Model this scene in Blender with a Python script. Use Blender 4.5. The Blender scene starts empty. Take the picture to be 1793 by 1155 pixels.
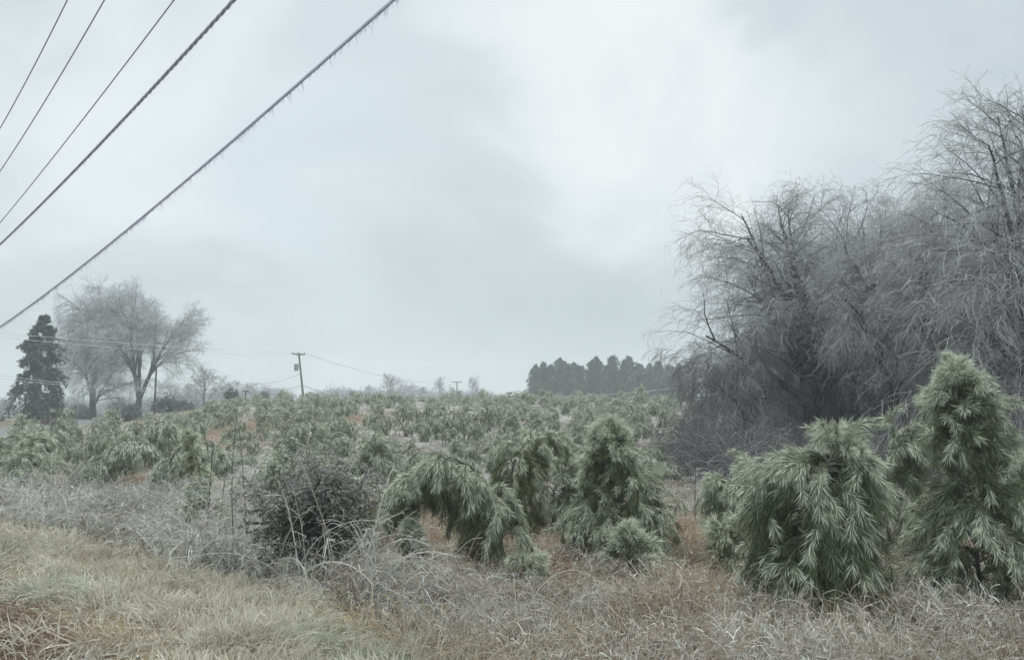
import bpy, math
import numpy as np
from mathutils import Vector

# ------------------------------------------------------------------ camera, world, sun, exposure
S = bpy.context.scene
COL = S.collection
FPX = 1407.0; PW, PH = 1793.0, 1155.0
PITCH = math.radians(5.6); CAMZ = 1.7
cam_d = bpy.data.cameras.new('camera'); cam = bpy.data.objects.new('camera', cam_d); COL.objects.link(cam)
cam_d.sensor_width = 36; cam_d.lens = 36 * FPX / PW; cam_d.clip_end = 3000; cam_d.clip_start = 0.05
cam.location = (0, 0, CAMZ); cam.rotation_euler = (math.pi / 2 + PITCH, 0, 0)
S.camera = cam

SUN_EL, SUN_AZ = math.radians(52), math.radians(12)     # azimuth east of the view direction
w = bpy.data.worlds.new('World'); S.world = w; w.use_nodes = True
nt = w.node_tree; nt.nodes.clear(); N = nt.nodes.new; L = nt.links.new
out = N('ShaderNodeOutputWorld'); bg = N('ShaderNodeBackground'); L(bg.outputs[0], out.inputs[0])
tc = N('ShaderNodeTexCoord')
mp = N('ShaderNodeMapping'); mp.inputs['Scale'].default_value = (1, 1, 1.5); L(tc.outputs['Generated'], mp.inputs[0])
def ramp(nt, fac, stops):
    r = nt.nodes.new('ShaderNodeValToRGB'); nt.links.new(fac, r.inputs[0])
    e = r.color_ramp.elements
    while len(e) < len(stops): e.new(0.5)
    for k, (p, c) in enumerate(stops): e[k].position = p; e[k].color = (*c, 1)
    return r.outputs[0]
def mixc(nt, a, b, fac, mode='MIX'):
    m = nt.nodes.new('ShaderNodeMix'); m.data_type = 'RGBA'; m.blend_type = mode; m.clamp_result = False
    for s, v in ((m.inputs[0], fac), (m.inputs[6], a), (m.inputs[7], b)):
        if isinstance(v, (int, float)): s.default_value = v
        elif isinstance(v, tuple): s.default_value = (*v, 1)
        else: nt.links.new(v, s)
    return m.outputs[2]
n1 = N('ShaderNodeTexNoise'); n1.inputs['Scale'].default_value = 2.2; n1.inputs['Detail'].default_value = 7; n1.inputs['Roughness'].default_value = 0.5
n1.inputs['Distortion'].default_value = 0.5
L(mp.outputs[0], n1.inputs['Vector'])
cloud = ramp(nt, n1.outputs[0], [(0.34, (0.47, 0.535, 0.56)), (0.5, (0.55, 0.615, 0.637)), (0.66, (0.67, 0.73, 0.745))])
n3 = N('ShaderNodeTexNoise'); n3.inputs['Scale'].default_value = 6.5; n3.inputs['Detail'].default_value = 7; n3.inputs['Roughness'].default_value = 0.55; n3.inputs['Distortion'].default_value = 0.6
L(mp.outputs[0], n3.inputs['Vector'])
cloud = mixc(nt, cloud, ramp(nt, n3.outputs[0], [(0.3, (0.965, 0.967, 0.97)), (0.7, (1.03, 1.028, 1.025))]), 1.0, 'MULTIPLY')
# darker towards the horizon, brighter overhead, as an overcast sky is
sx = N('ShaderNodeSeparateXYZ'); L(tc.outputs['Generated'], sx.inputs[0])
grad = ramp(nt, sx.outputs['Z'], [(0.0, (0.90, 0.915, 0.92)), (0.2, (0.97, 0.975, 0.975)), (0.5, (1.06, 1.06, 1.055)), (1.0, (3.9, 3.75, 3.6))])
c2 = mixc(nt, cloud, grad, 1.0, 'MULTIPLY')
# thin place in the cloud deck
def pixdir(px, py):
    x = (px - PW / 2) / FPX; y = -(py - PH / 2) / FPX
    v = np.array([x, math.cos(PITCH) - y * math.sin(PITCH), math.sin(PITCH) + y * math.cos(PITCH)])
    return v / np.linalg.norm(v)
def glow(c, px, py, inner, outer, amt):
    wv_ = N('ShaderNodeVectorMath'); wv_.operation = 'MULTIPLY_ADD'; L(n1.outputs['Color'], wv_.inputs[0]); wv_.inputs[1].default_value = (0.9, 0.3, 0.9)
    sb_ = N('ShaderNodeVectorMath'); sb_.operation = 'SUBTRACT'; L(tc.outputs['Generated'], sb_.inputs[0]); sb_.inputs[1].default_value = (0.45, 0.15, 0.45)
    L(sb_.outputs[0], wv_.inputs[2]); nm_ = N('ShaderNodeVectorMath'); nm_.operation = 'NORMALIZE'; L(wv_.outputs[0], nm_.inputs[0])
    dn = N('ShaderNodeVectorMath'); dn.operation = 'DOT_PRODUCT'; L(nm_.outputs[0], dn.inputs[0]); dn.inputs[1].default_value = pixdir(px, py)
    mr = N('ShaderNodeMapRange'); mr.interpolation_type = 'SMOOTHERSTEP'; L(dn.outputs['Value'], mr.inputs[0])
    mr.inputs[1].default_value = math.cos(outer); mr.inputs[2].default_value = math.cos(inner); mr.inputs[3].default_value = 0; mr.inputs[4].default_value = 1
    mm = N('ShaderNodeMath'); mm.operation = 'MULTIPLY'; L(mr.outputs[0], mm.inputs[0])
    m2 = N('ShaderNodeMapRange'); L(n1.outputs[0], m2.inputs[0]); m2.inputs[1].default_value = 0.36; m2.inputs[2].default_value = 0.56
    m2.inputs[3].default_value = 0.15; m2.inputs[4].default_value = 1
    L(m2.outputs[0], mm.inputs[1])
    return mixc(nt, c, amt, mm.outputs[0])
c3 = glow(c2, 1600, 90, 0.0, 0.5, (0.53, 0.60, 0.63))
c3 = glow(c3, 900, 20, 0.0, 0.26, (0.58, 0.65, 0.68))
c3 = glow(c3, 520, 330, 0.0, 0.22, (0.60, 0.68, 0.71))
c3 = glow(c3, 1190, 290, 0.0, 0.26, (0.76, 0.805, 0.815))
c3 = glow(c3, 60, 60, 0.0, 0.42, (0.72, 0.775, 0.80))
sky = N('ShaderNodeTexSky'); sky.sky_type = 'NISHITA'; sky.sun_disc = False
sky.sun_elevation = SUN_EL; sky.sun_rotation = SUN_AZ
hs = N('ShaderNodeVectorMath'); hs.operation = 'SCALE'; L(sky.outputs[0], hs.inputs[0]); hs.inputs['Scale'].default_value = 0.06
c4 = mixc(nt, c3, hs.outputs[0], 0.06)
L(c4, bg.inputs[0]); bg.inputs[1].default_value = 1.0

sl = bpy.data.lights.new('sun', 'SUN'); sl.energy = 1.5; sl.angle = math.radians(40); sl.color = (1, 0.965, 0.91)
so = bpy.data.objects.new('sun', sl); COL.objects.link(so)
sd = Vector((math.sin(SUN_AZ) * math.cos(SUN_EL), math.cos(SUN_AZ) * math.cos(SUN_EL), math.sin(SUN_EL)))
so.rotation_euler = sd.to_track_quat('Z', 'Y').to_euler()
S.view_settings.view_transform = 'Standard'; S.view_settings.look = 'None'
S.view_settings.exposure = 0.22; S.view_settings.gamma = 1.0
S.render.engine = 'CYCLES'
S.cycles.max_bounces = 5; S.cycles.diffuse_bounces = 3; S.cycles.glossy_bounces = 2; S.cycles.transmission_bounces = 3
S.cycles.volume_bounces = 1; S.cycles.transparent_max_bounces = 4

# ------------------------------------------------------------------ terrain function and placing helpers
RD = np.array([-0.678, 0.735]); RN = np.array([0.735, 0.678])        # road direction, and its normal into the field
def sstep(a, b, x):
    t = np.clip((np.asarray(x, float) - a) / (b - a), 0, 1); return t * t * (3 - 2 * t)
def gh(x, y):
    x = np.asarray(x, float); y = np.asarray(y, float)
    dn = x * RN[0] + y * RN[1]
    u = x / np.maximum(y, 4.0)
    z = -0.42 * sstep(0.8, 6.5, dn)
    A = 0.75 + 1.95 * sstep(-0.56, -0.27, u)
    z = z + A * sstep(22, 76, y) + 0.85 * sstep(80, 190, y) * sstep(-0.5, -0.25, u)
    z = z + 0.06 * np.sin(x * 0.55 + 1.3 * np.sin(y * 0.31)) * sstep(6, 14, dn) + 0.045 * np.sin(y * 0.83 + x * 0.27) * sstep(6, 14, dn)
    z = z + 0.02 * np.sin(x * 2.3 + y * 1.1) + 0.015 * np.sin(x * 4.1 - y * 3.3)
    return z
def proj(p):
    """world point(s) -> photo pixel"""
    p = np.atleast_2d(p); X = p[:, 0]; Y = p[:, 1]; Z = p[:, 2] - CAMZ
    c, s = math.cos(PITCH), math.sin(PITCH)
    d = Y * c + Z * s; v = -Y * s + Z * c
    d = np.where(d > 0.1, d, 0.1)
    return np.stack([PW / 2 + FPX * X / d, PH / 2 - FPX * v / d], 1)
def at(px, dist, py=None):
    """point at forward distance dist in the direction of column px; on the ground unless py is given"""
    d = pixdir(px, 700 if py is None else py)
    x = d[0] / d[1] * dist
    z = float(gh(x, dist)) if py is None else CAMZ + d[2] / d[1] * dist
    return np.array([x, dist, z])
def hit(px, py):
    d = pixdir(px, py); t = 2.0
    while t < 400:
        p = np.array([0, 0, CAMZ]) + d * t
        if p[2] < gh(p[0], p[1]): return p
        t += 0.05 + t * 0.004
    return p

# ------------------------------------------------------------------ object helpers
def tag(o, label=None, cat=None, group=None, kind=None):
    for k, v in (('label', label), ('category', cat), ('group', group), ('kind', kind)):
        if v: o[k] = v
    return o
def empty(name, loc, rz=0.0, sc=1.0):
    o = bpy.data.objects.new(name, None); COL.objects.link(o); o.location = [float(v) for v in loc]
    o.rotation_euler = (0, 0, rz); o.scale = (sc, sc, sc); o.empty_display_size = 0.2
    return o
def copy_thing(root, loc, rz, sc, flip=1):
    r = root.copy(); COL.objects.link(r); r.location = [float(v) for v in loc]; r.rotation_euler = (0, 0, rz)
    r.scale = (sc, sc, sc) if np.isscalar(sc) else sc
    for ch in list(root.children):
        c = ch.copy(); COL.objects.link(c); c.parent = r
    return r
def norm(v):
    return v / np.maximum(np.linalg.norm(v, axis=-1, keepdims=True), 1e-9)

class MB:
    """collects tubes, triangles and boxes and links them as ONE mesh object"""
    def __init__(s): s.v = []; s.q = []; s.t = []; s.c = []; s.n = 0
    def _add(s, v, c):
        v = np.asarray(v, np.float32).reshape(-1, 3); c = np.broadcast_to(np.asarray(c, np.float32), v.shape)
        s.v.append(v); s.c.append(c); b = s.n; s.n += len(v); return b
    def tubes(s, P, R, col, m=3, rng=None, caps=False):
        """P (N,K,3), R (N,K), col (3,), (N,3) or (N,K,3)"""
        P = np.asarray(P, float); Nn, K, _ = P.shape
        if Nn == 0: return
        R = np.broadcast_to(np.asarray(R, float), (Nn, K))
        T = norm(np.gradient(P, axis=1))
        rng = rng or np.random.default_rng(1)
        ref = norm(rng.normal(size=(Nn, 1, 3)))
        if m > 4: ref = np.broadcast_to(np.array([[[0.31, 0.95, 0.05]]]), (Nn, 1, 3))
        A = norm(np.cross(T, ref)); B = np.cross(T, A)
        if m == 2: ang = np.array([0, math.pi])
        else: ang = np.arange(m) * 2 * math.pi / m
        V = P[:, :, None, :] + R[:, :, None, None] * (A[:, :, None, :] * np.cos(ang)[None, None, :, None] + B[:, :, None, :] * np.sin(ang)[None, None, :, None])
        c = np.asarray(col, float)
        if c.ndim == 1: c = np.broadcast_to(c, (Nn, K, m, 3))
        elif c.ndim == 2: c = np.broadcast_to(c[:, None, None, :], (Nn, K, m, 3))
        else: c = np.broadcast_to(c[:, :, None, :], (Nn, K, m, 3))
        b = s._add(V, c.reshape(-1, 3))
        idx = b + np.arange(Nn * K * m).reshape(Nn, K, m)
        if m == 2:
            f = np.stack([idx[:, :-1, 0], idx[:, :-1, 1], idx[:, 1:, 1], idx[:, 1:, 0]], -1).reshape(-1, 4)
        else:
            nx = np.roll(idx, -1, axis=2)
            f = np.stack([idx[:, :-1], nx[:, :-1], nx[:, 1:], idx[:, 1:]], -1).reshape(-1, 4)
        s.q.append(f)
        if caps and m >= 3:
            for e in (0, -1):
                cc = s._add(P[:, e], c[:, e, 0])
                ci = (cc + np.arange(Nn))[:, None]
                a, b2 = idx[:, e], np.roll(idx[:, e], -1, axis=1)
                s.t.append(np.stack([a, b2, np.broadcast_to(ci, a.shape)], -1).reshape(-1, 3))
    def tris(s, V, col):
        """V (N,3,3); col (N,3) or (N,3,3)"""
        V = np.asarray(V); c = np.asarray(col, float)
        if c.ndim == 1: c = np.broadcast_to(c, V.shape)
        elif c.ndim == 2: c = np.broadcast_to(c[:, None, :], V.shape)
        b = s._add(V, c.reshape(-1, 3)); s.t.append(b + np.arange(len(V) * 3).reshape(-1, 3))
    def quads(s, V, col):
        V = np.asarray(V); c = np.asarray(col, float)
        if c.ndim == 1: c = np.broadcast_to(c, V.shape)
        elif c.ndim == 2: c = np.broadcast_to(c[:, None, :], V.shape)
        b = s._add(V, c.reshape(-1, 3)); s.q.append(b + np.arange(len(V) * 4).reshape(-1, 4))
    def box(s, c, sz, col, M=None):
        c = np.array(c, float); h = np.array(sz, float) / 2
        v = np.array([[x, y, z] for x in (-1, 1) for y in (-1, 1) for z in (-1, 1)]) * h
        if M is not None: v = v @ np.array(M).T
        b = s._add(v + c, col)
        s.q.append(b + np.array([[0, 1, 3, 2], [4, 6, 7, 5], [0, 4, 5, 1], [2, 3, 7, 6], [0, 2, 6, 4], [1, 5, 7, 3]]))
    def build(s, name, mat, parent=None, smooth=False):
        V = np.concatenate(s.v); C = np.concatenate(s.c)
        q = np.concatenate(s.q) if s.q else np.zeros((0, 4), int); t = np.concatenate(s.t) if s.t else np.zeros((0, 3), int)
        me = bpy.data.meshes.new(name)
        me.vertices.add(len(V)); me.vertices.foreach_set('co', V.ravel())
        loops = np.concatenate([q.ravel(), t.ravel()]).astype(np.int32)
        me.loops.add(len(loops)); me.loops.foreach_set('vertex_index', loops)
        me.polygons.add(len(q) + len(t))
        st = np.concatenate([np.arange(len(q)) * 4, len(q) * 4 + np.arange(len(t)) * 3]).astype(np.int32)
        me.polygons.foreach_set('loop_start', st)
        if smooth: me.polygons.foreach_set('use_smooth', np.ones(len(st), bool))
        me.update(calc_edges=True)
        a = me.color_attributes.new('Col', 'FLOAT_COLOR', 'POINT')
        a.data.foreach_set('color', np.concatenate([C, np.ones((len(C), 1), np.float32)], 1).astype(np.float32).ravel())
        me.materials.append(mat)
        o = bpy.data.objects.new(name, me); COL.objects.link(o)
        if parent: o.parent = parent
        return o

# ------------------------------------------------------------------ materials
def material(name, rough=0.6, transl=0.0, spec=0.4, nscale=6.0, namt=0.25, bump=0.0, bscale=40.0, coat=0.0):
    m = bpy.data.materials.new(name); m.use_nodes = True; nt = m.node_tree; nt.nodes.clear()
    o = nt.nodes.new('ShaderNodeOutputMaterial'); b = nt.nodes.new('ShaderNodeBsdfPrincipled')
    a = nt.nodes.new('ShaderNodeVertexColor'); a.layer_name = 'Col'
    tc = nt.nodes.new('ShaderNodeTexCoord'); nz = nt.nodes.new('ShaderNodeTexNoise')
    nt.links.new(tc.outputs['Object'], nz.inputs['Vector']); nz.inputs['Scale'].default_value = nscale; nz.inputs['Detail'].default_value = 4
    f = ramp(nt, nz.outputs[0], [(0.3, (1 - namt,) * 3), (0.7, (1 + namt,) * 3)])
    c = mixc(nt, a.outputs[0], f, 1.0, 'MULTIPLY')
    nt.links.new(c, b.inputs['Base Color']); b.inputs['Roughness'].default_value = rough
    b.inputs['Specular IOR Level'].default_value = spec
    b.inputs['Coat Weight'].default_value = coat; b.inputs['Coat Roughness'].default_value = 0.15
    if bump:
        n2 = nt.nodes.new('ShaderNodeTexNoise'); n2.inputs['Scale'].default_value = bscale; n2.inputs['Detail'].default_value = 6
        nt.links.new(tc.outputs['Object'], n2.inputs['Vector'])
        bp = nt.nodes.new('ShaderNodeBump'); bp.inputs['Strength'].default_value = bump; bp.inputs['Distance'].default_value = 0.05
        nt.links.new(n2.outputs[0], bp.inputs['Height']); nt.links.new(bp.outputs[0], b.inputs['Normal'])
    if transl:
        t = nt.nodes.new('ShaderNodeBsdfTranslucent'); nt.links.new(c, t.inputs[0])
        mx = nt.nodes.new('ShaderNodeMixShader'); mx.inputs[0].default_value = transl
        nt.links.new(b.outputs[0], mx.inputs[1]); nt.links.new(t.outputs[0], mx.inputs[2]); nt.links.new(mx.outputs[0], o.inputs[0])
    else: nt.links.new(b.outputs[0], o.inputs[0])
    return m
M_NEEDLE = material('frosted_needles', 0.45, 0.12, 0.45, 3.0, 0.12)
M_BARK = material('bark', 0.8, 0, 0.2, 9.0, 0.3, 0.5, 30)
M_TWIG = material('iced_twig', 0.5, 0.12, 0.45, 0.6, 0.15)
M_LEAF = material('evergreen_leaf', 0.5, 0.15, 0.35, 2.0, 0.2)
M_GRASS = material('frosted_grass_blade', 0.6, 0.25, 0.3, 1.3, 0.15)
M_GROUND = material('ground', 0.9, 0, 0.1, 2.2, 0.3, 0.8, 9)
M_CABLE = material('iced_cable', 0.3, 0, 0.6, 8.0, 0.15, coat=0.5)
M_ICE = material('icicle_ice', 0.15, 0.35, 0.7, 8.0, 0.05, coat=0.4)
M_POLE = material('weathered_pole', 0.85, 0, 0.2, 5.0, 0.3)
M_METAL = material('painted_metal', 0.5, 0, 0.4, 5.0, 0.1)
M_ASPH = material('asphalt', 0.6, 0, 0.4, 5.0, 0.2, 0.3, 60)

# ------------------------------------------------------------------ ground
straw_spots = [(255, 775, 2.5), (330, 785, 2.2), (470, 745, 3.5), (530, 735, 3.0), (430, 752, 2.5), (225, 845, 1.6), (610, 735, 2.5), (765, 890, 1.5), (690, 905, 1.2), (850, 930, 0.8), (1010, 960, 0.9),
               (1180, 930, 1.4), (1250, 950, 1.3), (300, 800, 1.5), (100, 850, 1.2)]
SP = np.array([[*hit(a, b)[:2], r] for a, b, r in straw_spots])
def straw(x, y):
    s = np.zeros(np.shape(x))
    for a, b, r in SP: s = np.maximum(s, np.exp(-((x - a) ** 2 / (r * 1.4) ** 2 + (y - b) ** 2 / (r * 1.1) ** 2)))
    return s
def vnoise(x, y, f, seed=0):
    """cheap value noise in 0..1"""
    x = np.asarray(x) * f + seed * 17.3; y = np.asarray(y) * f - seed * 9.1
    xi = np.floor(x); yi = np.floor(y); fx = x - xi; fy = y - yi
    fx = fx * fx * (3 - 2 * fx); fy = fy * fy * (3 - 2 * fy)
    h = lambda a, b: np.modf(np.abs(np.sin(a * 127.1 + b * 311.7 + seed) * 43758.5453))[0]
    return (h(xi, yi) * (1 - fx) + h(xi + 1, yi) * fx) * (1 - fy) + (h(xi, yi + 1) * (1 - fx) + h(xi + 1, yi + 1) * fx) * fy
# edge of the mown verge, as distance from the road line against distance along it
VB = [hit(a, b) for a, b in ((0, 915), (170, 950), (330, 1000), (560, 1045), (700, 1110))]
VBs = np.array([p[0] * RD[0] + p[1] * RD[1] for p in VB]); VBd = np.array([p[0] * RN[0] + p[1] * RN[1] for p in VB])
o_ = np.argsort(VBs); VBs = VBs[o_]; VBd = VBd[o_]
def verge_edge(x, y):
    s = x * RD[0] + y * RD[1]
    return np.interp(s, VBs, VBd)
def mixa(a, b, t):
    t = np.asarray(t)[..., None]; return np.asarray(a) * (1 - t) + np.asarray(b) * t
def ground_col(x, y):
    n = vnoise(x, y, 0.35, 1) * 0.5 + vnoise(x, y, 1.1, 2) * 0.3 + vnoise(x, y, 3.7, 3) * 0.2
    c = mixa((0.115, 0.098, 0.082), (0.27, 0.255, 0.25), sstep(0.3, 0.7, n + 0.15 * sstep(20, 60, y)))
    c = mixa(c, (0.32, 0.245, 0.17), straw(x, y) * 0.7)
    dn = x * RN[0] + y * RN[1]
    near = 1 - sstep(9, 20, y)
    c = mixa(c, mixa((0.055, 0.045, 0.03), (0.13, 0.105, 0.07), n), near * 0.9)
    v = sstep(0.2, -0.4, dn - verge_edge(x, y))
    c = mixa(c, mixa((0.12, 0.095, 0.055), (0.22, 0.19, 0.12), n), v)
    c = mixa(c, mixa((0.05, 0.032, 0.022), (0.11, 0.07, 0.05), n), sstep(2.5, 1.9, dn + 0.5 * n))
    lawn = sstep(52, 60, y) * sstep(-0.31, -0.38, x / np.maximum(y, 1))
    c = mixa(c, mixa((0.12, 0.10, 0.07), (0.24, 0.22, 0.17), n), lawn)
    return c
rr = np.concatenate([np.linspace(0.4, 30, 190), np.linspace(30, 110, 170)[1:], np.geomspace(110, 420, 40)[1:]])
aa = np.radians(np.linspace(-64, 64, 300))
RR, AA = np.meshgrid(rr, aa, indexing='ij')
GX = RR * np.sin(AA); GY = RR * np.cos(AA) - 1.5
gz = gh(GX, GY)
# fallen-leaf / tussock relief off the verge
rough_ = (vnoise(GX, GY, 1.6, 5) - 0.5) * 0.12 * sstep(0.2, 2.5, GX * RN[0] + GY * RN[1] - verge_edge(GX, GY)) * (1 - sstep(40, 80, GY))
gz = gz + rough_
V = np.stack([GX, GY, gz], -1); n0, n1_ = V.shape[:2]
g = MB(); b = g._add(V.reshape(-1, 3), ground_col(GX, GY).reshape(-1, 3))
idx = np.arange(n0 * n1_).reshape(n0, n1_)
g.q.append(np.stack([idx[:-1, :-1], idx[:-1, 1:], idx[1:, 1:], idx[1:, :-1]], -1).reshape(-1, 4)[:, ::-1])
tag(g.build('ground', M_GROUND, smooth=True), kind='structure')
# road strip seen past the left edge of the plantation: two bands following the ground
def ribbon_ground(name, pts, width, col, mat, lift):
    pts = np.array(pts); t = np.linspace(0, 1, 60); k = np.linspace(0, 1, len(pts))
    P = np.stack([np.interp(t, k, pts[:, i]) for i in range(2)], 1)
    T = norm(np.gradient(P, axis=0)); Nn = np.stack([-T[:, 1], T[:, 0]], 1)
    rows = []
    for f in np.linspace(-0.5, 0.5, 7):
        q = P + Nn * width * f; rows.append(np.stack([q[:, 0], q[:, 1], gh(q[:, 0], q[:, 1]) + lift], 1))
    V = np.stack(rows, 1); m = MB(); m._add(V.reshape(-1, 3), col)
    idx = np.arange(V.shape[0] * 7).reshape(-1, 7)
    m.q.append(np.stack([idx[:-1, :-1], idx[:-1, 1:], idx[1:, 1:], idx[1:, :-1]], -1).reshape(-1, 4))
    return tag(m.build(name, mat), kind='structure')
def gp(px, dist): return at(px, dist)[:2]
ribbon_ground('road', [gp(-260, 40), gp(-60, 45), gp(30, 52), gp(110, 70), gp(200, 92), gp(330, 130)], 5.5, (0.115, 0.12, 0.125), M_ASPH, 0.05)
ribbon_ground('driveway', [gp(-150, 62), gp(60, 64), gp(200, 67), gp(350, 76)], 2.2, (0.2, 0.165, 0.13), M_ASPH, 0.045)

# ------------------------------------------------------------------ growing curves
DOWN = np.array([0, 0, -1.0])
def grow(p0, d0, length, K, droop, wig, rng):
    """integrate N curves of K points; droop = pull per metre towards the ground"""
    Nn = len(p0); length = np.broadcast_to(length, (Nn,)); droop = np.broadcast_to(droop, (Nn,))
    P = np.zeros((Nn, K, 3)); P[:, 0] = p0; d = norm(d0); st = (length / (K - 1))[:, None]
    for k in range(1, K):
        d = norm(d + DOWN * (droop[:, None] * st) + rng.normal(size=(Nn, 3)) * wig)
        P[:, k] = P[:, k - 1] + d * st
    return P
def sample(P, t):
    """P (N,K,3), t (N,n) in 0..1 -> positions and tangents (N,n,3)"""
    K = P.shape[1]; f = t * (K - 1); i = np.clip(np.floor(f).astype(int), 0, K - 2); fr = (f - i)[..., None]
    r = np.arange(len(P))[:, None]; a = P[r, i]; b = P[r, i + 1]
    return a * (1 - fr) + b * fr, norm(b - a)
def spawn(P, n, t0, t1, ang, rng, jitter=0.25, flat=0.0):
    """n children per parent curve: start points, directions, t"""
    Nn = len(P); t = t0 + (t1 - t0) * (np.arange(n)[None, :] + rng.random((Nn, n))) / n
    p, T = sample(P, t)
    ref = norm(rng.normal(size=p.shape)); s = norm(np.cross(T, ref))
    if flat: s = norm(s * np.array([1, 1, 1 - flat]))
    a = ang + rng.normal(size=t.shape) * jitter
    d = T * np.cos(a)[..., None] + s * np.sin(a)[..., None]
    return p.reshape(-1, 3), d.reshape(-1, 3), t.reshape(-1)

# ------------------------------------------------------------------ ice-laden young pines
def needles(mb, P, per, ln, wd, rng, g=0.45, spread=0.6, hue=0.0, frost=0.5, t0=0.0, top=None, cs=0.09):
    """hang needle blades on shoot curves P; the upper side of each shoot carries more rime"""
    Nn = len(P); t = t0 + (1 - t0) * rng.random((Nn, per)); p, T = sample(P, t)
    p = p.reshape(-1, 3); T = T.reshape(-1, 3); n = len(p)
    s = norm(np.cross(T, rng.normal(size=(n, 3))))
    d = norm(T * 0.75 + s * spread * (0.4 + rng.random((n, 1)) * 0.9) + DOWN * g * (0.3 + rng.random((n, 1))))
    l = ln * (0.6 + 0.6 * rng.random(n))[:, None]
    side = norm(np.cross(d, rng.normal(size=(n, 3)))) * (wd * (0.6 + 0.7 * rng.random(n)))[:, None] * 0.5
    mid = p + d * l * 0.55; tip = mid + norm(d + DOWN * g * 0.35) * l * 0.45
    V = np.stack([p - side * 0.6, p + side * 0.6, mid + side, mid - side], 1)
    # rain ices outer sprays; this also paints bright ridges and shaded interiors into colour
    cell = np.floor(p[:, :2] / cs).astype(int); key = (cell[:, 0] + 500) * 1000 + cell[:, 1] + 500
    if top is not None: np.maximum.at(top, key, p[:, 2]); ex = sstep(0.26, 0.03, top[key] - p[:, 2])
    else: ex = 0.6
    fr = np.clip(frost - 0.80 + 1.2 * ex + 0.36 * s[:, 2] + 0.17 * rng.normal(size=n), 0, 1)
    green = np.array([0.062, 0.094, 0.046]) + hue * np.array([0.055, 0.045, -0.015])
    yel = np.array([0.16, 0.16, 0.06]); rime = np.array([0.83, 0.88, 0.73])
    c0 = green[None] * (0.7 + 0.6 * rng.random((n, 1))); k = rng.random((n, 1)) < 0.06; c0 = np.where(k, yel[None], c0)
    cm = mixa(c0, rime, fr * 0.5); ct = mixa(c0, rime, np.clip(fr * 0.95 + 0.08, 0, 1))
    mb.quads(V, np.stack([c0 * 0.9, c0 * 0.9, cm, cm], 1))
    mb.tris(np.stack([mid - side, mid + side, tip], 1), np.stack([cm, cm, ct], 1))

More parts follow.
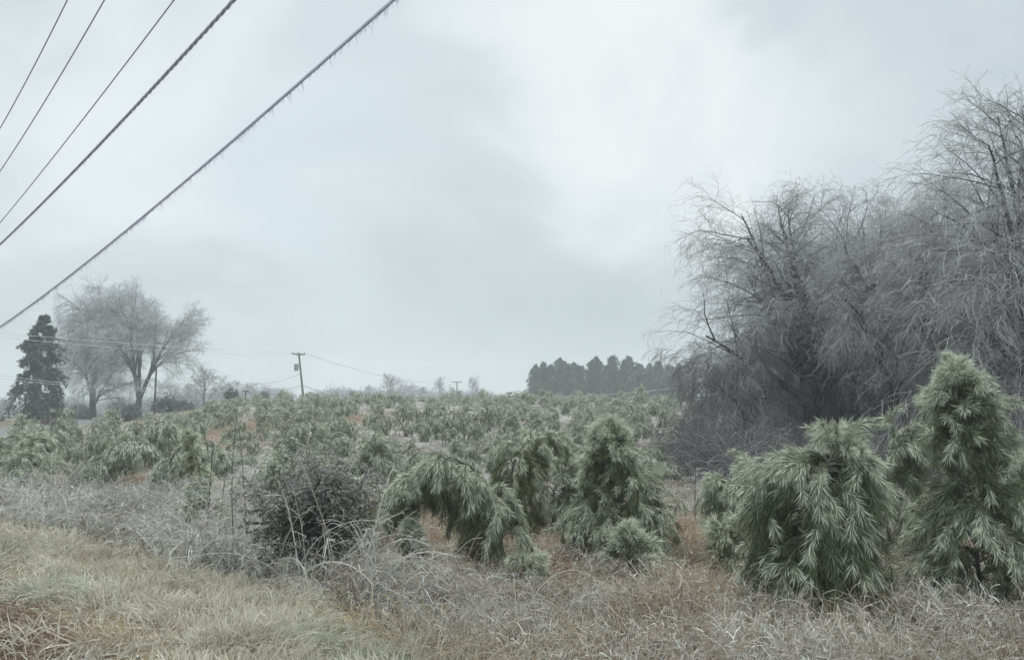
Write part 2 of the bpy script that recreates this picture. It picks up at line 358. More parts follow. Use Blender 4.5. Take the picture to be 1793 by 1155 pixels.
def stem_curve(H, az, bend, lean, K=14, start=0.35, sharp=0.75):
    s = np.linspace(0, 1, K); th = lean + bend * sstep(start, start + sharp, s)
    ds = H / (K - 1); P = np.zeros((K, 3)); d = np.array([math.cos(az), math.sin(az), 0])
    for k in range(1, K):
        a = (th[k] + th[k - 1]) / 2; P[k] = P[k - 1] + ds * (d * math.sin(a) + np.array([0, 0, math.cos(a)]))
    return P
def make_pine(seed, H, az, bend, lean=0.05, nb=34, blen=0.75, droop=3.0, res=1.0, nlen=0.17, nwid=0.008, hue=0.0, frost=0.5,
              start=0.35, low=0.12, leader=0.0, up=0.45, root=None, name='young_pine', shoots=5, stem=None, sharp=0.75, dens=1.0, spread=0.55, g=0.42, prof=None, cs=0.09):
    rng = np.random.default_rng(seed)
    P = stem_curve(H, az, bend, lean, start=start, sharp=sharp) if stem is None else np.array(stem, float)
    P = P + np.cumsum(rng.normal(size=P.shape) * 0.006 * H, axis=0) * np.linspace(0, 1, len(P))[:, None]
    tr = MB(); K = len(P)
    bark = np.array([0.085, 0.07, 0.058])
    tr.tubes(P[None], (0.022 * H / 2 * np.linspace(1, 0.22, K))[None], bark, 6)
    p, d, t = spawn(P[None], nb, low, 0.97, 1.1 - up * 0.5, rng, 0.2)
    pf = (0.22 + 0.95 * (1 - t) ** 0.75) if prof is None else np.interp(t, np.linspace(0, 1, len(prof)), prof)
    L_ = blen * pf * (0.75 + 0.5 * rng.random(len(t)))
    d = norm(d + np.array([0, 0, up * 0.5]) * (1 - t)[:, None])
    B = grow(p, d, L_, 9, droop * (0.7 + 0.6 * rng.random(len(t))), 0.06, rng)
    gz_ = -0.0; B[:, :, 2] = np.maximum(B[:, :, 2], gz_ + 0.02)
    tr.tubes(B, (0.009 * np.linspace(1, 0.35, 9))[None] * (0.6 + L_[:, None]), mixa(bark, (0.3, 0.31, 0.3), np.full((1,), 0.35)).ravel(), 3, rng)
    ns = shoots; q, e, u = spawn(B, ns, 0.2, 0.98, 0.75, rng, 0.2)
    sl_ = 0.30 * (0.6 + 0.7 * rng.random(len(q))) * min(1.0, blen / 0.7 + 0.1) * np.clip(np.repeat(L_, ns) / 0.5, 0.3, 1.1)
    Sh = grow(q, e, sl_, 5, droop * 0.9, 0.06, rng); Sh[:, :, 2] = np.maximum(Sh[:, :, 2], 0.02)
    cr = MB()
    nper = max(3, int(62 * res * dens)); nperb = max(4, int(95 * res * dens))
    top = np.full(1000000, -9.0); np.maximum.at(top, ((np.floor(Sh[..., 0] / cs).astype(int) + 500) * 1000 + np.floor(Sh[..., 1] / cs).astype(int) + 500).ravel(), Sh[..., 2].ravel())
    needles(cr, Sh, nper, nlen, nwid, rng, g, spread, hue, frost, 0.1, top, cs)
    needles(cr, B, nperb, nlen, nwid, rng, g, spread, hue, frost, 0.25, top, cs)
    # the stem's own upper shoot
    kk = int(K * 0.35); needles(cr, P[None, kk:], int((240 if leader else 420) * res * (1 if leader else dens)), nlen, nwid, rng, 0.4, 0.75, hue, frost + 0.1)
    if leader:
        # upright tuft standing out of the top
        tip = P[-1] if bend < 1.5 else P[int(K * 0.6)]
        nL = 5; dd = norm(np.array([[0, 0, 1.0]]) + rng.normal(size=(nL, 3)) * 0.3)
        T_ = grow(np.repeat((tip - [0, 0, 0.05])[None], nL, 0), dd, leader * (0.6 + 0.5 * rng.random(nL)), 5, 0.3, 0.05, rng)
        needles(cr, T_, int(260 * res), nlen * 0.75, nwid, rng, 0.05, 0.5, hue + 0.3, frost + 0.1)
        tr.tubes(T_, np.full((nL, 5), 0.008), bark, 3, rng)
    if root is None: root = empty(name, (0, 0, 0))
    tr.build('trunk', M_BARK, root); cr.build('crown', M_NEEDLE, root)
    return root

def place(root, loc, rz=0.0, sc=1.0, sink=0.03):
    root.location = (float(loc[0]), float(loc[1]), float(loc[2]) - sink); root.rotation_euler = (0, 0, rz); root.scale = (sc,) * 3
UMBH = (0.8, 1.0, 1.0, 0.9, 0.6, 0.3)
PG = 'ice-bent young pines along the front of the plantation'
hero = []
def hero_pine(px, dist, label, **k):
    k['nwid'] = k['nwid'] * 0.62; k['dens'] = 1.5; k['nlen'] *= 0.84; k['spread'] = 0.66; k['g'] = 0.34; k['hue'] = k.get('hue', 0.0) + 0.25; k['droop'] *= 1.2; k['frost'] = k.get('frost', 0.5) + 0.14
    r = make_pine(**k); p = at(px, dist); place(r, p); tag(r, label, 'pine', PG); hero.append((p[0], p[1], 0.9)); return r
# 1: the arched one; its stem leans left and the tip hangs almost to the straw
f1 = 11.3 / FPX
def stem_from(px0, dist, pts, depth):
    """stem points given as metres left/right and up from the base, with a depth drift"""
    pts = np.array(pts, float); n = len(pts); k = np.linspace(0, 1, n); t = np.linspace(0, 1, 16)
    s = [np.interp(t, k, pts[:, 0]), depth * t ** 1.5, np.interp(t, k, pts[:, 1])]
    P = np.stack(s, 1)
    for _ in range(2): P[1:-1] = (P[:-2] + P[1:-1] * 2 + P[2:]) / 4
    return P
st = stem_from(884, 11.3, [(0, 0), (-0.06, 0.4), (-0.13, 0.8), (-0.24, 1.12), (-0.42, 1.38), (-0.66, 1.52), (-0.95, 1.5), (-1.2, 1.32), (-1.4, 1.08), (-1.53, 0.82)], -0.25)
hero_pine(884, 11.3, 'pine bowed into a full arch, its frosted tip hanging left over orange straw', seed=11, H=2.9, az=0, bend=0, stem=st, nb=92, blen=0.64, droop=5.0,
          nlen=0.19, nwid=0.009, res=1.1, up=0.7, low=0.1, frost=0.6)
hero_pine(905, 13.6, 'pine with yellowish upright tuft and right-hand drooping side, behind the arched pine', seed=12, H=2.3, az=0.2, bend=2.0, lean=-0.1, nb=44, blen=0.72, droop=4.6, leader=0.12,
          nlen=0.18, nwid=0.01, res=0.9, hue=0.4)
hero_pine(1080, 12.3, 'tent-shaped pine with a dark stub tuft on its peak, right of the arched pine', seed=13, H=1.95, az=2.6, bend=0.5, lean=0.02, nb=115, blen=1.15, droop=2.3, leader=0.22, prof=(0.9, 1.0, 0.92, 0.72, 0.48, 0.26, 0.1),
          nlen=0.17, nwid=0.009, res=0.95, hue=0.1, frost=0.55, up=0.55)
hero_pine(1097, 10.3, 'knee-high bluish pine seedling in dead grass below the tent-shaped pine', seed=14, H=0.6, az=0.5, bend=0.4, nb=15, blen=0.42, droop=1.6, prof=(1.0, 1.1, 0.9, 0.6, 0.4, 0.3), nlen=0.17, nwid=0.009, res=0.9, frost=0.62, shoots=4)
hero_pine(1435, 8.8, 'broad shaggy pine dome with a pale tuft on top, nearest the bare brown weeds', seed=15, H=2.0, az=0.25, bend=1.3, lean=-0.16, nb=125, blen=1.1, droop=2.9, prof=(0.8, 1.0, 1.05, 0.95, 0.75, 0.45, 0.15), low=0.05, leader=0.22,
          nlen=0.19, nwid=0.0085, res=1.25, frost=0.55, up=0.4)
hero_pine(1545, 12.3, 'curled-over pine standing between the shaggy dome and the tallest pine', seed=17, H=2.75, az=0.3, bend=2.0, nb=60, blen=0.72, droop=3.6, nlen=0.18, nwid=0.01, res=0.9, frost=0.55)
hero_pine(1700, 9.4, 'tallest frosted pine with a thick whitish spire and full skirt, by the woods', seed=18, H=2.6, az=3.1, bend=0.3, nb=150, blen=1.2, droop=2.7, leader=0.2, prof=(0.7, 0.9, 1.0, 0.95, 0.8, 0.5, 0.20, 0.16, 0.38, 0.26, 0.30, 0.12, 0.08),
          nlen=0.17, nwid=0.0085, res=1.1, frost=0.78, up=0.5, low=0.08, start=0.5)
hero_pine(1330, 11.5, 'small rounded pine tucked against the left side of the shaggy dome', seed=19, H=1.5, az=3.0, bend=1.8, nb=40, blen=0.85, droop=3.4, prof=UMBH, nlen=0.17, nwid=0.01, res=0.8)
hero_pine(1300, 10.6, 'low greenish pine sprig left of the shaggy dome at grass level', seed=20, H=0.8, az=2.8, bend=1.7, nb=18, blen=0.5, droop=3, nlen=0.16, nwid=0.009, res=0.8, hue=0.5)
hero_pine(1278, 16, 'squat pine in frosted weeds at the foot of the drooping woods', seed=21, H=1.0, az=0.5, bend=1.7, nb=34, blen=0.6, droop=3, nlen=0.17, nwid=0.012, res=0.7, hue=0.5)
hero_pine(655, 13.5, 'low sprawling pine reaching left, behind the dark leafy shrub', seed=22, H=2.1, az=3.3, bend=2.1, nb=52, blen=0.72, droop=3.5, nlen=0.18, nwid=0.01, res=0.9, hue=0.1, start=0.15)
hero_pine(385, 13.2, 'slender pine spear leaning left beside the tall bare weed stems', seed=23, H=1.9, az=2.9, bend=0.15, lean=0.26, nb=26, blen=0.42, droop=4.5, nlen=0.14, nwid=0.009, res=0.8, hue=0.7, frost=1.0, prof=(1.2, 1.0, 0.8, 0.6, 0.3, 0.12))
hero_pine(916, 10.4, 'pine seedling fanning out flat at the foot of the arched pine', seed=24, H=0.36, az=0.1, bend=1.3, nb=16, blen=0.34, droop=3.4, nlen=0.17, nwid=0.009, res=0.8, frost=0.5, shoots=4)
hero_pine(716, 10.9, 'thin pine seedling under the hanging tip of the arched pine', seed=25, H=0.6, az=1.0, bend=0.3, nb=16, blen=0.26, droop=1.5, nlen=0.15, nwid=0.008, res=0.8, shoots=3, hue=0.3)
hero_pine(965, 14.2, 'drooping pine between the arched pine and the tent-shaped pine', seed=26, H=1.7, az=0.2, bend=1.9, nb=40, blen=0.7, droop=3.5, nlen=0.18, nwid=0.011, res=0.8)
hero_pine(1735, 13, 'dim pine behind the right skirt of the tallest pine', seed=27, H=1.8, az=0.2, bend=1.6, nb=36, blen=0.7, droop=3.5, nlen=0.18, nwid=0.011, res=0.7)

# ---- the plantation: variants, then copies
UMB = (0.8, 1.0, 1.05, 1.0, 0.9, 0.7)
SHAPES = [  # name, words, kwargs, foot radius
    ('dome', 'dome-shaped', dict(H=1.35, az=0.3, bend=1.6, nb=24, blen=1.05, droop=3.6, low=0.45, up=0.7, prof=UMB)),
    ('dome2', 'round-topped', dict(H=1.3, az=1.8, bend=1.0, nb=24, blen=1.1, droop=4.2, low=0.5, up=0.8, prof=UMB)),
    ('arch_r', 'right-arching', dict(H=2.3, az=0.0, bend=2.5, nb=34, blen=0.62, droop=6.5, prof=(0.6, 0.9, 1.0, 1.0, 0.8, 0.4))),
    ('arch_l', 'left-arching', dict(H=2.3, az=3.14, bend=2.6, nb=34, blen=0.62, droop=6.5, prof=(0.6, 0.9, 1.0, 1.0, 0.8, 0.4))),
    ('spire', 'spire-topped', dict(H=1.65, az=0.5, bend=0.25, nb=34, blen=0.72, droop=4.6, leader=0.3)),
    ('mound', 'flattened', dict(H=1.5, az=2.6, bend=2.4, nb=30, blen=1.0, droop=3.6, low=0.3, up=0.6, start=0.1, prof=UMB)),
    ('lop', 'lopsided', dict(H=1.6, az=0.9, bend=1.6, lean=0.25, nb=26, blen=1.0, droop=4.4, low=0.35, up=0.6, prof=UMB)),
    ('tent', 'tent-shaped', dict(H=1.5, az=3.6, bend=0.5, nb=34, blen=1.0, droop=3.6, prof=(0.9, 1.0, 0.9, 0.7, 0.45, 0.2))),
]
protos = {}
def proto(i, lod):
    if (i, lod) not in protos:
        nm, wd, kw = SHAPES[i]
        if lod == 0: e = dict(res=0.8, nwid=0.009, nlen=0.16, shoots=5, spread=0.5, g=0.6)
        elif lod == 1: e = dict(res=0.55, nwid=0.013, nlen=0.15, shoots=4, spread=0.5, g=0.6, cs=0.13)
        else: e = dict(res=0.30, nwid=0.022, nlen=0.15, shoots=4, spread=0.5, g=0.6, cs=0.18)
        kw = dict(kw); kw.update(e); kw['nb'] = int(kw['nb'] * (1.25, 1.0, 0.85)[lod])
        protos[(i, lod)] = [make_pine(seed=100 + i * 7 + lod, hue=0.35 if i % 2 else 0.1, frost=1.2, **kw), False]
    return protos[(i, lod)]
rng = np.random.default_rng(7)
cand = []
rowd = np.array([0.36, 0.933]); rown = np.array([0.933, -0.36])       # planting rows
for i in range(-60, 60):
    for j in range(0, 75):
        q = rown * (i * 1.98) + rowd * (j * 1.8) + rng.normal(size=2) * 0.36
        x, y = q
        if y < 15.5 or y > 80: continue
        u = x / y; px = PW / 2 + u * FPX
        if px < -40 or px > 1330: continue
        far = np.interp(px, [0, 120, 240, 340, 420, 520, 640, 900, 1200], [42, 46, 52, 62, 72, 76, 78, 78, 78])
        nearl = np.interp(px, [-50, 200, 420, 640, 800, 1000, 1150, 1330], [21.5, 21, 17.5, 17, 17, 17.5, 20, 30])
        if y > far or y < nearl: continue
        if rng.random() < 0.10 + 0.25 * (vnoise(x, y, 0.16, 9) < 0.3): continue
        if y > 30 and px > 1215: continue
        if any((x - a) ** 2 + (y - b) ** 2 < r * r for a, b, r in hero): continue
        cand.append((x, y, px))
# a few that stand out in the photograph
for px, dist in ((85, 21.5), (140, 21), (45, 21), (190, 22.5), (250, 20.5), (300, 21), (60, 24), (520, 21), (590, 19.5), (640, 18.5), (1130, 24), (1160, 26), (1150, 30), (1210, 27)):
    p = at(px, dist); cand = [c for c in cand if (c[0] - p[0]) ** 2 + (c[1] - p[1]) ** 2 > 1.3]; cand.append((p[0], p[1], px))
cand.sort(key=lambda c: c[1])
SECT = [(140, 'below the dark evergreen'), (215, 'below the broad bare tree'), (330, 'below the forked bare tree'), (430, 'below the frosty hedgerow'),
        (480, 'below the round dark bush'), (590, 'below the leaning utility pole'), (740, 'below the pale ridge trees'), (860, 'below the small distant pole'),
        (985, "below the dark stand's left end"), (1090, "below the middle of the dark stand"), (1185, "below the dark stand's right end"), (9999, 'beside the frosted woods')]
BANDS = [(24, 'front rows'), (31, 'second rows'), (39, 'middle rows'), (48, 'upper rows'), (60, 'far rows'), (999, 'ridge line rows')]
placed = []
NIND = 282
stuffmb = []
for n, (x, y, px) in enumerate(cand):
    lod = 0 if y < 27 else (1 if y < 45 else 2)
    i = int(rng.choice(len(SHAPES), p=[0.18, 0.16, 0.14, 0.13, 0.05, 0.14, 0.12, 0.08]))
    if y > 50 and i in (2, 3, 4) and rng.random() < 0.5: i = int(rng.choice([0, 1, 5]))
    sc = float(np.clip(rng.normal(0.70, 0.13), 0.42, 1.0)) * float(np.interp(y, [22, 34, 60, 78], [1.0, 1.12, 1.0, 0.86])) * (1.12 if rng.random() < 0.3 else 1.0)
    if px < 330 and y < 30: sc *= 1.3
    sz = sc * float(rng.uniform(0.75, 1.0)); sc *= 1.18
    rz = float(rng.uniform(-0.5, 0.5)) if i in (2, 3) else float(rng.uniform(0, 6.28))
    loc = (x, y, float(gh(x, y)) - 0.04)
    pr = proto(i, lod)
    if n < NIND:
        if not pr[1]: r = pr[0]; pr[1] = True; r.location = loc; r.rotation_euler = (0, 0, rz); r.scale = (sc, sc, sz)
        else: r = copy_thing(pr[0], loc, rz, (sc, sc, sz))
        r.name = 'plantation_pine'
        sct = next(k for k, (a, _) in enumerate(SECT) if px < a); bd = next(k for k, (a, _) in enumerate(BANDS) if y < a)
        size = 'low' if sc * (sz / sc) ** 0.5 < 0.70 else ('large' if sc > 0.95 else 'mid-sized')
        placed.append((r, sct, bd, i, size, px, y))
    else: stuffmb.append((pr[0], loc, rz, sc, sz))
cells = {}
for t in placed: cells.setdefault((t[1], t[2], t[3], t[4]), []).append(t)
ORD = ['first', 'second', 'third', 'fourth', 'fifth', 'sixth', 'seventh', 'eighth']
for (sct, bd, i, size), ts in cells.items():
    ts.sort(key=lambda t: t[5])
    for k, t in enumerate(ts):
        s = '%s %s pine in the %s, %s' % (size, SHAPES[i][1], BANDS[bd][1], SECT[sct][1])
        if len(ts) == 2: s += ', ' + ('left one' if k == 0 else 'right one')
        elif len(ts) > 2: s += ', %s of %d' % (ORD[min(k, 7)], len(ts)) if k else ', leftmost'
        if len(s.split()) > 16: s = s.replace(size + ' ', '', 1)
        tag(t[0], s, 'pine', 'ice-bent young pines planted over the slope')
# the last rows on the crest, too many and too small to tell apart: one object
def mesh_arrays(o):
    me = o.data; V = np.zeros(len(me.vertices) * 3, np.float32); me.vertices.foreach_get('co', V)
    Cc = np.zeros(len(me.vertices) * 4, np.float32); me.color_attributes['Col'].data.foreach_get('color', Cc)
    ls = np.zeros(len(me.polygons), np.int32); me.polygons.foreach_get('loop_start', ls)
    li = np.zeros(len(me.loops), np.int32); me.loops.foreach_get('vertex_index', li)
    nq = int((np.diff(np.append(ls, len(li))) == 4).sum())
    return V.reshape(-1, 3), Cc.reshape(-1, 4)[:, :3], li[:nq * 4].reshape(-1, 4), li[nq * 4:].reshape(-1, 3)
if stuffmb:
    sm = MB(); cache = {}
    for r, loc, rz, sc, sz in stuffmb:
        if r.name not in cache: cache[r.name] = [mesh_arrays(c) for c in r.children if c.name.startswith('crown')][0]
        V, Cc, q, t = cache[r.name]; c_, s_ = math.cos(rz), math.sin(rz)
        W = np.stack([V[:, 0] * c_ - V[:, 1] * s_, V[:, 0] * s_ + V[:, 1] * c_, V[:, 2]], 1) * [sc, sc, sz] + loc
        b = sm._add(W, Cc); sm.q.append(q + b); sm.t.append(t + b)
    tag(sm.build('distant_young_pines', M_NEEDLE), 'small iced young pines crowding the crest of the slope', 'pines', kind='stuff')
# prototypes that never found a place are removed
for (i, lod), (r, used) in protos.items():
    if not used:
        for c in list(r.children): bpy.data.objects.remove(c)
        bpy.data.objects.remove(r)
print('pines', len(cand), 'individual', len(placed))

# ------------------------------------------------------------------ bare, ice-laden broadleaf trees
def make_bare(seed, H, name, root=None, spread=0.5, droop=0.6, trunkR=0.02, limbs=10, n2=9, n3=8, n4=6, n5=4, bark=(0.04, 0.037, 0.036), twig=(0.30, 0.31, 0.33),
              trunk_h=0.55, low=0.25, weep=1.0, lean=(0, 0), upang=0.7, wscale=1.0, fork=0):
    rng = np.random.default_rng(seed); bark = np.array(bark); twig = np.array(twig)
    tr = MB(); cr = MB()
    stems = [(np.zeros(3), norm(np.array([lean[0], lean[1], 1.0])), 1.0)]
    if fork:
        T0 = grow(np.zeros((1, 3)), np.array([[0, 0, 1.0]]), H * 0.12, 5, 0, 0.02, rng); tr.tubes(T0, H * trunkR * np.linspace(1.25, 0.95, 5)[None], bark, 8, caps=False)
        e = T0[0, -1] - [0, 0, 0.1]
        stems = [(e, norm(np.array([math.cos(a) * 0.27, math.sin(a) * 0.25, 1.0])), 0.72) for a in np.linspace(0.2, 2 * math.pi + 0.2, fork, endpoint=False)]
    TP = []
    for p0, d0, f in stems:
        P = grow(p0[None], d0[None], H * trunk_h * (0.9 if fork else 1), 10, -0.02, 0.05, rng); TP.append(P)
        R = H * trunkR * f * np.linspace(1, 0.42, 10)
        if not fork: R[0] *= 1.35
        tr.tubes(P, R[None], bark, 8)
    A = np.concatenate(TP)
    # limbs
    p, d, t = spawn(A, max(3, limbs // len(A)), low, 1.0, upang, rng, 0.2)
    d = norm(d + np.array([0, 0, 0.35]))
    Ll = H * spread * (1.05 - 0.45 * t) * (0.8 + 0.4 * rng.random(len(t)))
    B1 = grow(p, d, Ll, 10, droop * 0.45 * 4 / H, 0.08, rng)
    R1 = H * trunkR * 0.46 * (1.1 - 0.5 * t)
    tr.tubes(B1, R1[:, None] * np.linspace(1, 0.25, 10)[None], bark, 6)
    p, d, t2 = spawn(B1, n2, 0.15, 1.0, 0.65, rng, 0.25)
    L2 = np.repeat(Ll, n2) * 0.52 * (1.1 - 0.5 * t2) * (0.7 + 0.6 * rng.random(len(t2)))
    B2 = grow(p, d, L2, 8, droop * 1.1 * 4 / H, 0.10, rng)
    R2 = np.repeat(R1, n2) * 0.40 * (1.1 - 0.5 * t2)
    tr.tubes(B2, R2[:, None] * np.linspace(1, 0.25, 8)[None], mixa(bark, twig, np.array([0.2])).ravel(), 4)
    p, d, t3 = spawn(B2, n3, 0.15, 1.0, 0.65, rng, 0.25)
    L3 = np.repeat(L2, n3) * 0.55 * (0.7 + 0.6 * rng.random(len(t3)))
    B3 = grow(p, d, L3, 6, droop * 1.7 * 4 / H * weep, 0.17, rng)
    w3 = 0.0085 * H / 10 * wscale
    B3 += 0
    cr.tubes(B3, w3 * np.linspace(1, 0.5, 6)[None] * np.ones((len(B3), 1)), mixa(bark, twig, 0.45 + 0.2 * rng.random(len(B3))), 3, rng)
    p, d, t4 = spawn(B3, n4, 0.15, 1.0, 0.6, rng, 0.25)
    L4 = np.repeat(L3, n4) * 0.55 * (0.7 + 0.6 * rng.random(len(t4)))
    B4 = grow(p, d, L4, 5, droop * 2.8 * 4 / H * weep, 0.2, rng)
    cr.tubes(B4, w3 * 0.62 * np.linspace(1, 0.6, 5)[None] * np.ones((len(B4), 1)), mixa(bark, twig, 0.7 + 0.3 * rng.random(len(B4))), 2, rng)
    if n5:
        p, d, t5 = spawn(B4, n5, 0.1, 1.0, 0.6, rng, 0.3)
        L5 = np.repeat(L4, n5) * 0.55 * (0.6 + 0.8 * rng.random(len(t5)))
        B5 = grow(p, d, L5, 3, droop * 4.0 * 4 / H * weep, 0.2, rng)
        cr.tubes(B5, w3 * 0.45 * np.ones((len(B5), 3)), twig[None] * (0.8 + 0.4 * rng.random((len(B5), 1))), 2, rng)
    if root is None: root = empty(name, (0, 0, 0))
    tr.build('trunk', M_BARK, root); cr.build('crown', M_TWIG, root)
    return root
WT = (0.44, 0.44, 0.445)
# variants for the woods on the right
wv = [make_bare(201, 11, 'bare_tree', spread=0.58, droop=0.5, limbs=18, n4=6, n5=3, twig=WT, weep=1.5, low=0.06, trunk_h=0.72, upang=0.42, bark=(0.035, 0.033, 0.033), trunkR=0.027),
      make_bare(202, 11, 'bare_tree', spread=0.44, droop=0.55, limbs=15, twig=WT, weep=1.4, low=0.34, trunk_h=0.85, upang=0.5),
      make_bare(203, 11, 'bare_tree', spread=0.42, droop=0.7, limbs=17, twig=WT, weep=1.4, low=0.32, trunk_h=0.8, upang=0.6),
      make_bare(204, 11, 'bare_tree', spread=0.5, droop=0.6, limbs=14, twig=WT, weep=1.3, low=0.35, trunk_h=0.7, upang=0.6)]
under = make_bare(205, 5, 'bare_tree', spread=0.6, droop=1.1, limbs=14, n5=3, twig=(0.25, 0.245, 0.245), weep=1.2, low=0.05, trunk_h=0.55, upang=0.8, trunkR=0.012, wscale=2.0)
under2 = make_bare(206, 5, 'bare_tree', spread=0.55, droop=1.3, limbs=15, n5=3, twig=(0.22, 0.215, 0.215), weep=1.3, low=0.03, trunk_h=0.7, upang=0.7, trunkR=0.012, wscale=2.0)
def crown_h(r):
    return float(max(mesh_arrays(c)[0][:, 2].max() for c in r.children))
CH = [crown_h(r) for r in wv] + [crown_h(under), crown_h(under2)]
print('crown heights', CH)
used_v = set()
def wood(v, px, dist, top, rz, label, sx=1.0, base=11.0):
    p = at(px, dist); ztop = at(px, dist, top)[2]; s = (ztop - p[2]) / CH[v]
    src = {0: wv[0], 1: wv[1], 2: wv[2], 3: wv[3], 4: under, 5: under2}[v]
    loc = (p[0], p[1], p[2] - 0.08)
    if v in used_v: r = copy_thing(src, loc, rz, (s * sx, s * sx, s))
    else: used_v.add(v); r = src; r.location = loc; r.rotation_euler = (0, 0, rz); r.scale = (s * sx, s * sx, s)
    tag(r, label, 'tree', 'ice-covered bare trees of the roadside woods')
wood(0, 1415, 31, 268, 0.4, 'tall vase-shaped bare tree at the open left edge of the woods', 1.3)
wood(1, 1385, 36, 385, 2.0, 'bare tree leaning out over the plantation behind the vase-shaped one')
wood(3, 1500, 32, 292, 1.2, 'bare tree with a whip-like top just right of the vase-shaped tree', 0.9)
wood(2, 1575, 28, 312, 3.1, 'bare tree with dark trunk above the curled-over pine')
wood(1, 1655, 26, 300, 4.4, 'grey bare tree behind the spire of the tallest pine')
wood(0, 1845, 21.5, 128, 2.6, 'tallest iced tree, its bowed crown against the sky at the right edge', 1.1)
wood(2, 1745, 27, 300, 5.3, 'bare tree filling the gap under the bowed crown')
wood(3, 1620, 36, 330, 0.2, 'bare tree deep in the woods behind the grey one')
wood(2, 1500, 40, 360, 1.7, 'dim bare tree far back behind the whip-topped tree')
wood(1, 1860, 30, 230, 1.0, 'bare tree behind the tallest iced tree')
wood(0, 1710, 40, 340, 5.9, 'farthest bare tree behind the gap-filling tree')
wood(2, 1900, 24, 250, 0.7, 'bare tree just past the tallest iced tree')
wood(3, 1560, 46, 400, 2.9, 'slim tree at the back of the woods above the curled-over pine')
wood(4, 1310, 30, 545, 0.3, 'drooping understory tree touching the ground at the left tip of woods', 1.0, 4.6)
wood(5, 1270, 36, 610, 1.4, 'smallest drooping understory tree, next to the dark pine stand', 1.0, 4.6)
wood(4, 1350, 38, 600, 2.2, 'drooping understory tree close behind the vase-shaped trunk', 1.0, 4.6)
wood(5, 1455, 37, 640, 0.9, 'weeping understory tree behind the shaggy dome pine', 1.0, 4.6)
wood(4, 1530, 36, 640, 4.2, 'weeping understory tree behind the curled-over pine', 1.0, 4.6)
wood(5, 1620, 34, 600, 5.2, 'weeping understory tree left of the tallest pine spire', 1.0, 4.6)
wood(4, 1730, 33, 590, 3.3, 'weeping understory tree right of the tallest pine spire', 1.0, 4.6)
wood(5, 1830, 33, 560, 2.4, 'weeping understory tree under the bowed crown', 1.0, 4.6)
wood(5, 1480, 34, 560, 3.9, 'understory tree deep between the whip-topped and dark-trunked trees', 1.2, 4.6)
wood(4, 1680, 32, 560, 0.8, 'understory tree deep behind the grey tree', 1.2, 4.6)
wood(5, 1580, 44, 560, 5.6, 'understory tree at the very back of the woods', 1.5, 4.6)
wood(4, 1400, 44, 560, 1.9, 'understory tree beyond the vase-shaped tree', 1.5, 4.6)
wood(5, 1760, 45, 520, 4.9, 'understory tree beyond the gap-filling tree', 1.5, 4.6)
wood(4, 1860, 38, 500, 4.0, 'understory tree beyond the tallest iced tree', 1.5, 4.6)

# two big bare trees on the lawn at the left
FT = (0.52, 0.54, 0.56)
r = make_bare(211, 17, 'broad_bare_tree', spread=0.42, droop=0.95, trunkR=0.022, limbs=30, n5=3, bark=(0.05, 0.048, 0.046), twig=FT, weep=1.3, low=0.1, trunk_h=0.74, upang=0.6, wscale=1.35)
p = at(164, 96); r.location = p; tag(r, 'broad weeping bare tree with one thick dark trunk on the lawn', 'tree', 'big bare trees on the lawn')
r = make_bare(212, 16, 'forked_bare_tree', spread=0.40, droop=0.5, trunkR=0.021, limbs=24, n5=3, bark=(0.06, 0.056, 0.052), twig=FT, weep=0.9, low=0.2, trunk_h=0.62, upang=0.6, wscale=1.3, fork=3)
p = at(243, 94); r.location = p; tag(r, 'bare tree forking low into a V beside the dark post', 'tree', 'big bare trees on the lawn')

